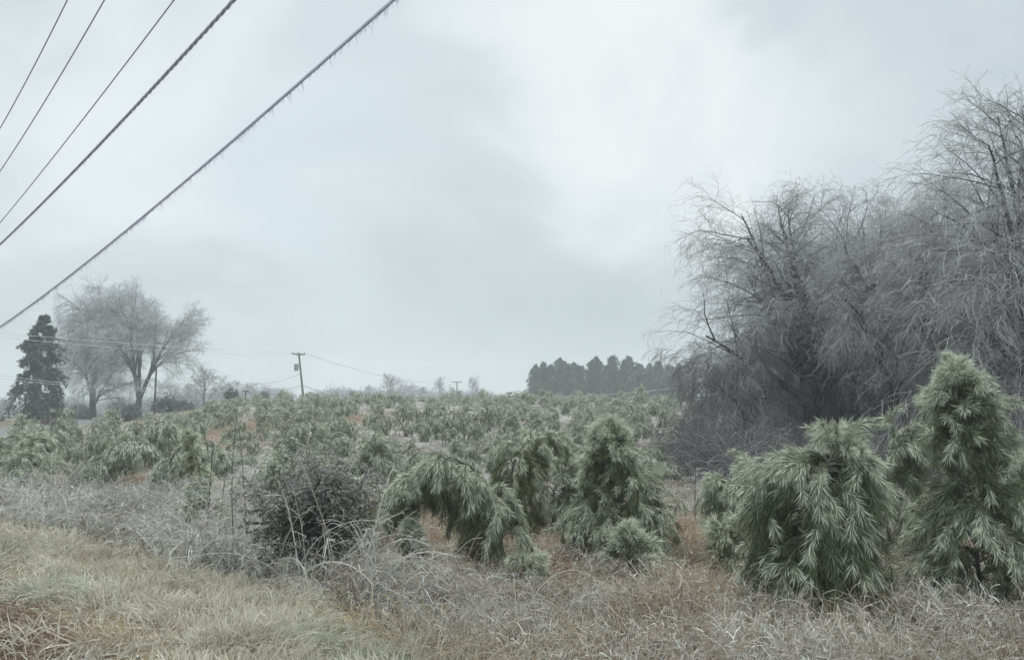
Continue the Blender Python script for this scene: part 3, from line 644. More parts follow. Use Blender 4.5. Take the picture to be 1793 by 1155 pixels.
# dark cone-shaped evergreen
def make_leafy(seed, H, name, rad, n1=60, n2=7, leaf=0.2, nleaf=30, col=(0.028, 0.042, 0.032), rime=(0.30, 0.35, 0.35), frost=0.12, droop=1.0, low=0.08, power=0.8, tr_r=0.02, top=1.0, up=0.2, root=None, fmask=0.8):
    rng = np.random.default_rng(seed); tr = MB(); cr = MB()
    P = grow(np.zeros((1, 3)), np.array([[0.02, 0, 1.0]]), H, 12, 0, 0.02, rng)
    tr.tubes(P, H * tr_r * np.linspace(1, 0.15, 12)[None], (0.05, 0.045, 0.04), 7)
    p, d, t = spawn(P, n1, low, 0.985, 1.35 - up, rng, 0.15)
    L_ = rad * ((1 - t) ** power * 0.97 + 0.03) * (0.65 + 0.5 * rng.random(len(t)))
    B = grow(p, d, L_, 8, droop * 2.2 / rad, 0.07, rng); B[:, :, 2] = np.maximum(B[:, :, 2], 0.05)
    tr.tubes(B, (0.012 * H / 4 * np.linspace(1, 0.3, 8))[None] * np.ones((len(B), 1)), (0.05, 0.045, 0.04), 3, rng)
    q, e, u = spawn(B, n2, 0.2, 1, 0.8, rng, 0.25)
    Sx = grow(q, e, np.repeat(L_, n2) * 0.32 * (0.6 + 0.8 * rng.random(len(q))), 5, droop * 4 / rad, 0.1, rng)
    t = rng.random((len(Sx), nleaf)); pp, T = sample(Sx, t); pp = pp.reshape(-1, 3); T = T.reshape(-1, 3); n = len(pp)
    s = norm(np.cross(T, rng.normal(size=(n, 3)))); dd = norm(T * 0.6 + s * 0.8 + DOWN * 0.25 * droop)
    l = leaf * (0.6 + 0.7 * rng.random((n, 1))); side = norm(np.cross(dd, rng.normal(size=(n, 3)))) * l * 0.24
    pp = pp + rng.normal(size=(n, 3)) * leaf * 0.35
    fr = np.clip(frost + 0.25 * s[:, 2] + 0.2 * rng.normal(size=n), 0, fmask)
    c = mixa(np.array(col)[None] * (0.6 + 0.8 * rng.random((n, 1))), np.array(rime), fr)
    cr.quads(np.stack([pp, pp + dd * l * 0.5 + side, pp + dd * l, pp + dd * l * 0.5 - side], 1), c)
    if root is None: root = empty(name, (0, 0, 0))
    tr.build('trunk', M_BARK, root); cr.build('crown', M_LEAF, root)
    return root
p = at(60, 72)
r = make_leafy(221, (at(60, 72, 552)[2] - p[2]), 'dark_evergreen_tree', 4.5, n1=100, n2=8, leaf=0.19, nleaf=44, droop=1.7, power=0.9, low=0.1, up=0.35, frost=0.1)
r.location = p; tag(r, 'dark cone-shaped evergreen with drooping skirt at the left edge of the lawn', 'tree')

# stand of dark pines on the ridge
sv = [make_leafy(231 + k, 9.0, 'ridge_pine', 3.0, n1=80, n2=6, leaf=0.30, nleaf=16, col=(0.022, 0.052, 0.032), frost=0.05, droop=0.3, low=0.06, power=0.6, up=0.5) for k in range(3)]
us = set(); rng = np.random.default_rng(31)
tops = [(938, 640), (955, 636), (976, 628), (996, 640), (1014, 641), (1032, 632), (1046, 627), (1064, 640), (1079, 624), (1092, 633), (1105, 626), (1121, 638), (1137, 643), (1153, 634), (1170, 640), (1190, 640), (1212, 645)]
sword = ['first', 'second', 'third', 'fourth', 'fifth', 'sixth', 'seventh', 'eighth', 'ninth', 'tenth', 'eleventh', 'twelfth', 'thirteenth', 'fourteenth', 'fifteenth', 'sixteenth', 'seventeenth']
for k, (px, ty) in enumerate(tops):
    d = 158 + rng.uniform(-5, 5); p = at(px, d); s = (at(px, d, ty)[2] - p[2]) / 9.0; v = k % 3; rz = rng.uniform(0, 6.28)
    if v in us: r = copy_thing(sv[v], p, rz, s)
    else: us.add(v); r = sv[v]; r.location = p; r.rotation_euler = (0, 0, rz); r.scale = (s,) * 3
    tag(r, 'dark ridge pine, %s from the left in the dark stand' % sword[k] if k else 'dark ridge pine forming the left end of the dark stand', 'tree', 'dark pines in the stand on the ridge')
for k in range(16):   # second rank closing the stand
    d = 168 + rng.uniform(-3, 3); px = 936 + k * 17; p = at(px, d)
    r = copy_thing(sv[k % 3], p, rng.uniform(0, 6.28), (at(px, d, 640 + rng.uniform(-6, 6))[2] - p[2]) / 9.0)
    tag(r, 'low dark pine hidden in the rear rank of the ridge stand', 'tree', 'rear rank pines of the ridge stand')

# pale hedgerow trees along the far edge of the field
hv = [make_bare(241 + k, 6, 'hedgerow_tree', spread=0.5, droop=0.35, trunkR=0.014, limbs=10, n2=6, n3=6, n4=4, n5=0, bark=(0.12, 0.115, 0.12), twig=(0.40, 0.41, 0.43), weep=0.6, low=0.12, trunk_h=0.6, upang=0.6, wscale=4.0) for k in range(3)]
us = set()
hedge = [(300, 662, 120, 'behind the dark lawn post'), (326, 668, 125, 'beside the forked bare tree'), (357, 640, 118, 'with a rounded crown above the frosty hedgerow'), (384, 668, 130, 'just left of the round dark bush'),
         (410, 662, 128, 'behind the round dark bush'), (438, 668, 135, 'next to the short far post'), (462, 672, 140, 'left of the leaning utility pole'), (490, 684, 150, 'close beside the leaning utility pole'),
         (590, 680, 150, 'above the little dark-roofed house'), (617, 678, 150, 'right of the little dark-roofed house'), (645, 672, 155, 'at the left of the ridge clump'), (686, 653, 150, 'tallest in the middle of the ridge clump'),
         (715, 668, 155, 'right of the tallest ridge clump tree'), (742, 674, 155, 'between the ridge clump and the small pole'), (770, 658, 152, 'upright, left of the small distant pole'), (790, 672, 158, 'thin one touching the small distant pole'),
         (826, 655, 150, 'upright, right of the small distant pole'), (850, 692, 150, 'low and alone right of the distant pole'), (18, 690, 110, 'past the skirt of the dark evergreen'), (120, 690, 115, 'between dark evergreen and broad tree'),
         (215, 692, 118, 'seen between the two big lawn trees'), (275, 690, 118, 'at the foot of the dark lawn post')]
for k, (px, ty, d, wh) in enumerate(hedge):
    p = at(px, d); s = (at(px, d, ty)[2] - p[2]) / 5.6; v = k % 3; rz = k * 1.3; sx = 1.25 if px not in (770, 790, 826) else 0.6
    if v in us: r = copy_thing(hv[v], p, rz, (s * sx, s * sx, s))
    else: us.add(v); r = hv[v]; r.location = p; r.rotation_euler = (0, 0, rz); r.scale = (s * sx, s * sx, s)
    tag(r, 'pale frosted hedgerow tree ' + wh, 'tree', 'frosted trees along the far hedgerow')
def scrub(seed, spans, n, h, col, name, label, w_=0.03):
    """ground scrub too fine to count: arching twigs"""
    rng = np.random.default_rng(seed); m = MB(); tot = sum(abs(b[0] - a[0]) for a, b in spans)
    for a, b in spans:
        k = int(n * abs(b[0] - a[0]) / tot); px = rng.uniform(a[0], b[0], k); d = np.interp(px, [a[0], b[0]], [a[1], b[1]]) + rng.normal(size=k) * 2.5
        x = (px - PW / 2) / FPX * d; p = np.stack([x, d, gh(x, d) - 0.05], 1)
        hh = h * (0.5 + vnoise(x, d, 0.3, seed % 9) * 0.9) * (0.6 + 0.6 * rng.random(k))
        P = grow(p, np.array([0, 0, 1.0]) + rng.normal(size=(k, 3)) * 0.35, hh, 5, 0.5, 0.12, rng)
        c = np.array(col)[None] * (0.65 + 0.6 * rng.random((k, 1)))
        m.tubes(P, w_ * np.linspace(1, 0.4, 5)[None] * np.ones((k, 1)), c, 2, rng)
        q, e, t = spawn(P, 4, 0.3, 1, 0.7, rng); Q = grow(q, e, np.repeat(hh, 4) * 0.35, 4, 1.0, 0.12, rng)
        m.tubes(Q, w_ * 0.6 * np.ones((len(Q), 4)), np.repeat(c, 4, 0) * 1.1, 2, rng)
    return tag(m.build(name, M_TWIG), label, 'undergrowth', kind='stuff')
scrub(51, [((-60, 118), (300, 122)), ((290, 122), (500, 140)), ((560, 150), (850, 156))], 14000, 2.9, (0.40, 0.41, 0.43), 'hedgerow_scrub', 'pale iced scrub filling the far hedgerow under its trees', 0.035)
scrub(52, [((1190, 30), (1330, 25)), ((1330, 29), (1560, 27)), ((1560, 27), (1900, 23)), ((1400, 38), (1900, 34))], 15000, 1.7, (0.15, 0.145, 0.15), 'woodland_undergrowth', 'iced saplings and brush crowding the floor of the woods', 0.009)

# shrubs on the lawn
shr = [(405, 684, 100, 1.3, 'round_bush', 'round dark evergreen bush in the pale hedgerow', (0.03, 0.045, 0.032)), (300, 706, 80, 2.6, 'lawn_shrub', 'wide dark shrub right of the dark lawn post', (0.05, 0.06, 0.05)),
       (232, 714, 84, 1.2, 'lawn_shrub', 'small round shrub at the foot of the forked tree', (0.045, 0.055, 0.045)), (236, 728, 66, 0.9, 'lawn_shrub', 'lowest dark shrub in front of the driveway', (0.05, 0.055, 0.045)),
       (206, 708, 100, 1.6, 'lawn_shrub', 'dull shrub between the two big trunks', (0.05, 0.06, 0.05)), (140, 712, 100, 1.9, 'lawn_shrub', 'grey shrub left of the thick dark trunk', (0.06, 0.065, 0.06)), (322, 716, 82, 1.6, 'lawn_shrub', 'shrub at the right end of the lawn planting', (0.05, 0.06, 0.05)), (461, 688, 118, 1.0, 'round_bush', 'small dark pointed evergreen left of the leaning pole', (0.04, 0.055, 0.045))]
for k, (px, ty, d, rad, nm, lb, c) in enumerate(shr):
    p = at(px, d); H = at(px, d, ty)[2] - p[2]
    r = make_leafy(260 + k, H, nm, rad, n1=50, n2=6, leaf=0.22, nleaf=16, col=c, frost=0.2, droop=0.8, low=0.02, power=0.4, up=0.5); r.location = p; tag(r, lb, 'shrub', 'evergreen shrubs round the lawn')

# ------------------------------------------------------------------ poles, wires, house, rail
def lerp_pts(a, b, n, sag=0.0):
    t = np.linspace(0, 1, n)[:, None]; P = np.array(a) * (1 - t) + np.array(b) * t; P[:, 2] -= (sag * 4 * t * (1 - t)).ravel(); return P
def pole(px, d, top_px, top_py, r_, name, label, arm=0.0, arm_az=0.0, transformer=False, col=(0.10, 0.085, 0.07)):
    p = at(px, d); q = at(top_px, d, top_py); root = empty(name, p); m = MB(); top = q - p
    P = np.linspace(np.array([0, 0, -0.4]), top, 6)[None]; m.tubes(P, r_ * np.linspace(1.1, 0.7, 6)[None], col, 10, caps=True); m.build('shaft', M_POLE, root, smooth=False)
    if arm:
        ax = np.array([math.cos(arm_az), math.sin(arm_az), -0.04]); c = top * 0.955 + [0, -r_ * 1.5, 0]
        m = MB(); m.tubes(np.linspace(c - ax * arm / 2, c + ax * arm / 2, 3)[None], np.full((1, 3), 0.085), col, 4, caps=True); m.build('crossarm', M_POLE, root)
        for s in (-0.46, 0.02, 0.46):
            m = MB(); b = c + ax * arm * s; zz = np.array([0, 0, 1.0]); hts = np.array([0.07, 0.14, 0.2, 0.27, 0.33]); rs = np.array([0.03, 0.09, 0.055, 0.09, 0.03])
            m.tubes((b[None] + hts[:, None] * zz)[None], rs[None], (0.35, 0.36, 0.38), 8, caps=True); m.build('insulator', M_METAL, root)
        for s in (-1, 1):
            m = MB(); m.tubes(np.linspace(c + ax * arm * 0.25 * s, top * 0.9 + [0, -r_, 0], 2)[None], np.full((1, 2), 0.03), col, 4); m.build('brace', M_POLE, root)
    if transformer:
        m = MB(); c = top * 0.70 + [-0.5, -0.15, 0]; hts = np.array([-0.45, -0.42, 0.4, 0.45, 0.5]); rs = np.array([0.26, 0.3, 0.3, 0.31, 0.2])
        m.tubes((c[None] + hts[:, None] * np.array([0, 0, 1.0]))[None], rs[None], (0.3, 0.32, 0.33), 12, caps=True)
        m.box(c + [0.3, 0.05, 0.1], (0.35, 0.1, 0.1), (0.2, 0.2, 0.2)); m.build('transformer', M_METAL, root)
    tag(root, label, 'utility pole'); return root
pole(533, 108, 523, 616, 0.15, 'utility_pole', 'leaning wooden utility pole with crossarm and transformer above the slope', 1.75, 0.1, True)
pole(800, 185, 800, 667, 0.16, 'utility_pole', 'small distant utility pole with short crossarm among pale ridge trees', 2.3, 0.0, False, (0.14, 0.13, 0.13))
pole(271, 84, 274, 640, 0.11, 'utility_pole', 'plain dark pole without crossarm beside the forked tree', 0, 0, False, (0.045, 0.04, 0.036))
pole(431, 100, 430, 683, 0.09, 'utility_pole', 'short dark post in the hedgerow right of the round bush', 0.8, 0.2, False, (0.06, 0.055, 0.05))
WC = (0.42, 0.45, 0.48)
def wire(a, b, sag, r_, label, col=WC, name='power_wire', group='thin wires strung behind the plantation'):
    m = MB(); m.tubes(lerp_pts(a, b, 30, sag)[None], np.full((1, 30), r_), col, 4); o = m.build(name, M_CABLE); return tag(o, label, 'wire', group)
def A_(px, d, py): return at(px, d, py)
wire(A_(-60, 60, 584), A_(515, 108, 620), 0.5, 0.016, 'long iced wire crossing the big trees to the left crossarm tip')
wire(A_(-60, 62, 578), A_(534, 108, 619), 0.2, 0.016, 'faint upper wire running to the right crossarm tip')
wire(A_(-60, 58, 648), A_(526, 107.8, 655), 1.6, 0.016, 'iced wire crossing the evergreen at mid height to the leaning pole')
wire(A_(-60, 57, 655), A_(530, 107.8, 673), 1.1, 0.016, 'lowest iced wire across the evergreen and both trunks')
wire(A_(535, 108, 619), A_(800, 185, 672), 1.2, 0.03, 'wire falling from the crossarm to the small distant pole', (0.35, 0.38, 0.42))
wire(A_(530, 107.8, 674), A_(640, 130, 700), 0.5, 0.04, 'dark low wire dropping right from the leaning pole', (0.16, 0.17, 0.2))
wire(A_(431, 100, 686), A_(530, 107.8, 674), 0.3, 0.035, 'dark low wire joining the short post and the leaning pole', (0.16, 0.17, 0.2))
wire(A_(440, 99, 672), A_(527, 107.8, 653), 0.4, 0.03, 'service wire sloping up to the transformer', (0.2, 0.21, 0.24))
wire(A_(800, 150, 684), A_(1260, 120, 667), 1.6, 0.03, 'pale wire in front of the dark ridge stand, upper', (0.5, 0.53, 0.57))
wire(A_(1000, 140, 704), A_(1280, 118, 672), 0.7, 0.03, 'pale wire rising low across the right half of the ridge stand', (0.5, 0.53, 0.57))

# overhead lines along the road
IH = []
def overhead(px1, py1, px0, py0, D, sag, r_, label, kind='cable', ext=1.0, ticks=0):
    def pt(px, py):
        d = pixdir(px, py); k = D / (d[0] * RN[0] + d[1] * RN[1]); return np.array([0, 0, CAMZ]) + d * k
    A, B = pt(px1, py1), pt(px0, py0); sA = A[:2] @ RD; sB = B[:2] @ RD
    t = np.linspace(-1.3, 2.4 * ext, 300)
    P = A[None] * (1 - t[:, None]) + B[None] * t[:, None]; P[:, 2] += sag * 4 * t * (t - 1)
    root = empty('power_cable' if kind != 'twist' else 'twisted_service_cable', P[110]); L0 = P[110]; Q = P - L0
    cc = (0.42, 0.45, 0.54)
    if kind == 'twist':
        for k in range(3):
            s = np.linspace(0, 1, 2400); Pd = np.stack([np.interp(s, np.linspace(0, 1, 300), Q[:, i]) for i in range(3)], 1)
            ln = np.linalg.norm(P[-1] - P[0]); ph = s * ln / 0.42 * 2 * math.pi / 1.5 + k * 2.094
            nn = np.array([RN[0], RN[1], 0]); Pd = Pd + r_ * 1.1 * (np.cos(ph)[:, None] * nn + np.sin(ph)[:, None] * np.array([0, 0, 1.0]))
            m = MB(); m.tubes(Pd[None], np.full((1, 2400), r_), cc if k else (0.33, 0.34, 0.38), 6); m.build('strand', M_CABLE, root, smooth=True)
    else:
        m = MB(); m.tubes(Q[None], np.full((1, 300), r_), cc if kind == 'cable' else (0.26, 0.27, 0.31), 8); m.build('conductor', M_CABLE, root, smooth=True)
        if kind == 'cable':
            m = MB(); m.tubes((Q + [0, 0, r_ * 1.55])[None], np.full((1, 300), r_ * 0.62), (0.52, 0.55, 0.58), 6); m.build('support_strand', M_CABLE, root, smooth=True)
    if ticks:
        rg = np.random.default_rng(5); tt = rg.uniform(0, 299, ticks); i = np.floor(tt).astype(int).clip(0, 298); f = (tt - i)[:, None]
        p = Q[i] * (1 - f) + Q[i + 1] * f; p[:, 2] -= r_ * 0.8
        I = grow(p, np.array([0, 0, -1.0]) + rg.normal(size=(ticks, 3)) * 0.28, 0.018 + 0.13 * rg.random(ticks) ** 4 + 0.03 * vnoise(tt, tt * 0, 0.35, 3), 3, 0, 0.03, rg)
        m = MB(); m.tubes(I, 0.0032 * np.array([1, 0.7, 0.12])[None] * np.ones((ticks, 1)), (0.55, 0.58, 0.68), 4, rg); m.build('icicles', M_ICE, root)
    tag(root, label, 'cable', 'iced overhead lines along the road'); return root
overhead(690, 0, 0, 572, 4.6, 0.17, 0.0145, 'thickest iced cable, lowest and longest of the overhead lines, fringed with icicles', 'cable', ticks=3800)
overhead(410, 0, 0, 428, 4.7, 0.10, 0.015, 'twisted wavy cable second from the lowest of the overhead lines', 'twist', ticks=900)
overhead(305, 0, 0, 390, 5.4, 0.08, 0.015, 'thin smooth iced line just above the twisted cable', 'line')
overhead(183, 0, 0, 300, 4.6, 0.10, 0.015, 'thin iced line second from the top left corner', 'line')
overhead(118, 0, 0, 225, 3.9, 0.07, 0.0135, 'thin iced line nearest the top left corner', 'line')

# little house beyond the crest
def house():
    p = at(556, 128); root = empty('small_house', p, 0.15)
    z0 = at(556, 128, 712)[2] - p[2]; zt = at(556, 128, 703)[2] - p[2]
    br = (0.16, 0.05, 0.045); m = MB(); m.box((0, 0, z0 / 2 - 0.2), (3.6, 4.0, z0 + 0.4), (0.22, 0.2, 0.18)); m.build('wall', M_METAL, root)
    m = MB(); e = 0.2; X, Y = 1.8 + e, 2.0 + e
    v = np.array([[[-X, -Y, z0], [X, -Y, z0], [X, 0, zt], [-X, 0, zt]], [[X, Y, z0], [-X, Y, z0], [-X, 0, zt], [X, 0, zt]], [[-X, -Y, z0 + 0.12], [X, -Y, z0 + 0.12], [X, 0, zt + 0.12], [-X, 0, zt + 0.12]], [[X, Y, z0 + 0.12], [-X, Y, z0 + 0.12], [-X, 0, zt + 0.12], [X, 0, zt + 0.12]],
                  [[-X, -Y, z0], [X, -Y, z0], [X, -Y, z0 + 0.12], [-X, -Y, z0 + 0.12]], [[-X, -Y, z0], [-X, -Y, z0 + 0.12], [-X, 0, zt + 0.12], [-X, 0, zt]], [[X, -Y, z0], [X, -Y, z0 + 0.12], [X, 0, zt + 0.12], [X, 0, zt]]])
    m.quads(v, (0.06, 0.085, 0.08)); rf = m.build('roof', M_METAL, root)
    m = MB(); m.box((1.35, 0.1, zt + 0.25), (0.5, 0.5, 0.9), (0.09, 0.07, 0.065)); m.build('chimney', M_METAL, rf)
    m = MB(); m.box((-1.7, -2.25, z0 - 0.55), (1.1, 0.5, 1.2), br); m.build('porch', M_METAL, root)
    m = MB(); m.box((0.6, -2.02, z0 - 0.7), (0.9, 0.06, 0.8), (0.03, 0.035, 0.04)); m.build('window', M_METAL, root)
    tag(root, 'small house with dark green roof, chimney and red end beyond the crest', 'house')
house()
def rail():
    a, b = at(58, 58), at(98, 60); root = empty('low_rail', a); d = b - a; m = MB()
    for z in (0.58,): m.tubes(np.linspace([0, 0, z], d + [0, 0, z], 3)[None], np.full((1, 3), 0.05), (0.065, 0.035, 0.032), 4, caps=True)
    m.build('rail', M_POLE, root)
    for t in (0.02, 0.5, 0.98):
        m = MB(); q = d * t; m.tubes(np.linspace(q + [0, 0, -0.2], q + [0, 0, 0.78], 3)[None], np.full((1, 3), 0.07), (0.085, 0.035, 0.03), 6, caps=True); m.build('post', M_POLE, root)
    tag(root, 'low dull red rail on three short posts in front of the dark evergreen', 'fence')
rail()

# ------------------------------------------------------------------ foreground growth
def bend_blades(mb, p, d, ln, wd, col, tipcol, rng, droop=2.0, K=4):
    P = grow(p, d, ln, K, droop, 0.1, rng); n = len(P)
    T = norm(np.gradient(P, axis=1)); side = norm(np.cross(T, norm(rng.normal(size=(n, 1, 3)))))
    wds = (wd[:, None] * np.array([0.8, 1.0, 0.75, 0.12])[None, :K])[..., None] * 0.5
    Lf = P - side * wds; Rt = P + side * wds
    f = np.linspace(0, 1, K)[None, :, None]; c = np.asarray(col)[:, None] * (1 - f) + np.asarray(tipcol)[:, None] * f
    V = np.stack([Lf, Rt], 2); b = mb._add(V.reshape(-1, 3), np.repeat(c[:, :, None], 2, 2).reshape(-1, 3))
    idx = b + np.arange(n * K * 2).reshape(n, K, 2)
    mb.q.append(np.stack([idx[:, :-1, 0], idx[:, :-1, 1], idx[:, 1:, 1], idx[:, 1:, 0]], -1).reshape(-1, 4))
def scatter(n, r0, r1, a0, a1, rng, pw=0.0):
    az = np.radians(rng.uniform(a0, a1, n)); r = r0 * (r1 / r0) ** rng.random(n)
    if pw: r = r0 + (r1 - r0) * rng.random(n) ** pw
    return r * np.sin(az), r * np.cos(az)
FROST = np.array([0.68, 0.69, 0.66])
def palette(rng, n, cols, probs):
    return np.array(cols)[rng.choice(len(cols), n, p=probs)] * (0.75 + 0.5 * rng.random((n, 1)))
# 1 mown verge
rng = np.random.default_rng(61); m = MB()
x, y = scatter(420000, 3.0, 34, -46, 30, rng); dn = x * RN[0] + y * RN[1]; k = (dn < verge_edge(x, y) + 0.25 * rng.normal(size=len(x))) & (dn > 0.25)
bare = (dn < 1.7 + 0.9 * vnoise(x, y, 1.2, 4)) & (rng.random(len(x)) < 0.86); k &= ~bare
x, y = x[k], y[k]; n = len(x); p = np.stack([x, y, gh(x, y) - 0.01], 1); cl = vnoise(x, y, 0.9, 11); c2_ = vnoise(x, y, 2.6, 12); c3_ = vnoise(x, y, 0.45, 14)
clump = np.stack([vnoise(x, y, 3.2, 21) - 0.5, vnoise(x, y, 3.2, 22) - 0.5, np.zeros(n)], 1) * 2.6
d = clump + np.array([0, 0, 0.75]) + rng.normal(size=(n, 3)) * 0.5
ln = (0.08 + 0.20 * c2_ * (0.5 + cl)) * (0.6 + 0.8 * rng.random(n))
tan = palette(rng, n, [(0.42, 0.34, 0.24), (0.34, 0.255, 0.17), (0.50, 0.43, 0.33)], [0.5, 0.2, 0.3])
grn = palette(rng, n, [(0.20, 0.215, 0.14), (0.31, 0.33, 0.24), (0.14, 0.15, 0.09)], [0.4, 0.4, 0.2])
isg = (rng.random(n) < 0.8 * sstep(0.32, 0.76, c3_ * 0.7 + cl * 0.4))[:, None]
c = np.where(isg, grn, tan); fr = np.clip(0.58 + 0.7 * (c2_ - 0.4) + 0.28 * rng.normal(size=n), 0, 0.9)
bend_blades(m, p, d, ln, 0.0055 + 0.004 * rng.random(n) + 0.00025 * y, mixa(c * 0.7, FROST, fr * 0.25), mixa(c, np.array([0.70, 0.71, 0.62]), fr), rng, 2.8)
print('verge blades', n)
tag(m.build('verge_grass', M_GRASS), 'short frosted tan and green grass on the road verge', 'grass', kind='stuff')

# 2 matted weeds in front of the plantation
def weeds(seed, n, sel, cols, probs, frost, hmin, hmax, w_, name, label, droop=2.2, twl=5, r0=5, r1=30, a0=-46, a1=46, flat=0.6, cat='weeds', clumpf=1.4):
    rng = np.random.default_rng(seed); x, y = scatter(n, r0, r1, a0, a1, rng); k = sel(x, y, rng); x, y = x[k], y[k]; n = len(x)
    p = np.stack([x, y, gh(x, y) - 0.02], 1)
    cl = np.stack([vnoise(x, y, clumpf, seed % 13) - 0.5, vnoise(x, y, clumpf, seed % 11 + 3) - 0.5, np.zeros(n)], 1) * 2.2 * flat
    hgt = vnoise(x, y, 0.8, seed % 7 + 20)
    ln = (hmin + (hmax - hmin) * hgt ** 1.5) * (0.5 + 0.8 * rng.random(n))
    d = cl + np.array([0, 0, 0.9]) + rng.normal(size=(n, 3)) * flat * 0.6
    P = grow(p, d, ln, 6, droop * (0.2 + 1.4 * rng.random(n) ** 2), 0.15, rng)
    P[:, :, 2] = np.maximum(P[:, :, 2], gh(P[:, :, 0], P[:, :, 1]) + 0.015)
    c = palette(rng, n, cols, probs) * (0.55 + 0.9 * vnoise(x, y, 0.9, 44))[:, None] * mixa((1.12, 0.98, 0.86), (0.95, 1.0, 1.04), vnoise(x, y, 0.6, 45)); fr = np.clip(frost + 0.75 * (vnoise(x, y, 1.3, 41) - 0.5) + 0.28 * rng.normal(size=n), 0, 1)
    big = rng.random(n) < 0.07; fr = np.where(big, np.clip(fr + 0.3, 0, 1), fr); wd = w_ * (0.5 + 0.7 * rng.random(n)) * np.where(big, 2.0, 1.0)
    f = np.linspace(0, 1, 6)
    cc = mixa(c * 0.6, FROST, fr * 0.12)[:, None] * (1 - f)[None, :, None] + mixa(c, FROST, fr)[:, None] * f[None, :, None]  # stem bases less frosted, and painted darker to deepen the shade low down
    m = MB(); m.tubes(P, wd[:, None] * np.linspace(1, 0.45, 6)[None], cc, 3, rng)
    if twl:
        q, e, t = spawn(P, twl, 0.25, 1, 0.7, rng, 0.3); l2 = np.repeat(ln, twl) * 0.28 * (0.4 + rng.random(len(q)))
        Q = grow(q, e, l2, 4, droop * 1.5, 0.15, rng); c2 = np.repeat(mixa(c, FROST, np.clip(fr + 0.12, 0, 1)), twl, 0)
        m.tubes(Q, np.repeat(wd, twl)[:, None] * 0.6 * np.ones((1, 4)), c2, 2, rng)
    print(name, n)
    return tag(m.build(name, M_TWIG), label, cat, kind='stuff')
def zone(f):
    def sel(x, y, rng):
        pix = proj(np.stack([x, y, gh(x, y)], 1)); dn = x * RN[0] + y * RN[1]; off = dn - verge_edge(x, y)
        return f(pix[:, 0], off, y, rng, x)
    return sel
GREY = [(0.27, 0.265, 0.265), (0.15, 0.13, 0.115), (0.33, 0.34, 0.36)]
BRN = [(0.28, 0.22, 0.165), (0.17, 0.12, 0.085), (0.36, 0.30, 0.22), (0.32, 0.22, 0.13)]
weeds(71, 40000, zone(lambda px, off, y, r, x: (off > -0.1) & (px < 640 + 40 * r.normal(size=len(px))) & (y < 21.5) & (off < 9)), GREY, [0.3, 0.5, 0.2], 0.42, 0.16, 0.95, 0.0044,
      'frosted_weeds', 'blue-grey rimed weeds matted between verge and left-hand pines', 1.7, 5, r0=7, r1=26)
weeds(72, 38000, zone(lambda px, off, y, r, x: (off > -0.1) & (px > 560 + 60 * r.normal(size=len(px))) & (y < 9.8)), BRN, [0.35, 0.3, 0.2, 0.15], 0.28, 0.15, 0.55, 0.0036,
      'dead_weeds', 'tangled brown and mauve dead weeds with icy tips below the big pines', 1.9, 5, r0=3.6, r1=12)
weeds(73, 42000, zone(lambda px, off, y, r, x: (off > 0) & (px > 560) & (y >= 9.3) & (y < 20) & (r.random(len(px)) < 0.9)), [(0.34, 0.26, 0.175), (0.24, 0.17, 0.11), (0.40, 0.33, 0.23), (0.36, 0.23, 0.14)], [0.3, 0.15, 0.3, 0.25], 0.30, 0.08, 0.30, 0.0045,
      'matted_weeds', 'low matted tan grass and weeds between the nearest pines', 4.0, 3, r0=9, r1=22, a0=-15)
weeds(74, 60000, zone(lambda px, off, y, r, x: (y > 18) & (y < 82) & (px < 1300)), [(0.30, 0.285, 0.285), (0.22, 0.19, 0.17), (0.34, 0.30, 0.25)], [0.4, 0.3, 0.3], 0.40, 0.06, 0.30, 0.010,
      'slope_weeds', 'pale rimed ground cover between the plantation rows', 4.0, 2, r0=18, r1=84, a0=-40, a1=20)
weeds(77, 30000, zone(lambda px, off, y, r, x: (off < 0.1) & (x * RN[0] + y * RN[1] > 0.9)), [(0.40, 0.32, 0.20), (0.27, 0.20, 0.13), (0.46, 0.42, 0.32)], [0.4, 0.3, 0.3], 0.40, 0.05, 0.24, 0.0026,
      'verge_stalks', 'broken tan stalks lying in the verge grass', 1.5, 3, r0=3.6, r1=26, a1=20, flat=1.1)
# orange straw grass patches
rng = np.random.default_rng(75); m = MB()
for a, b, r_ in SP:
    k = int(2600 + 500 * r_); th = rng.uniform(0, 6.28, k); rr_ = r_ * np.abs(rng.normal(size=k)) * 0.75
    x = a + np.cos(th) * rr_ * 1.3; y = b + np.sin(th) * rr_; p = np.stack([x, y, gh(x, y) - 0.01], 1)
    c = palette(rng, k, [(0.38, 0.28, 0.19), (0.44, 0.36, 0.26), (0.31, 0.22, 0.15)], [0.45, 0.35, 0.2])
    fr = np.clip(0.15 + 0.2 * rng.normal(size=k), 0, 0.8)
    bend_blades(m, p, np.array([0.5, 0.1, 0.6]) + rng.normal(size=(k, 3)) * 0.5, 0.16 + 0.22 * rng.random(k), 0.006 + 0.0006 * y, c, mixa(c, FROST, fr), rng, 3.5)
tag(m.build('straw_grass', M_GRASS), 'orange broomsedge straw in patches among the pines', 'grass', kind='stuff')
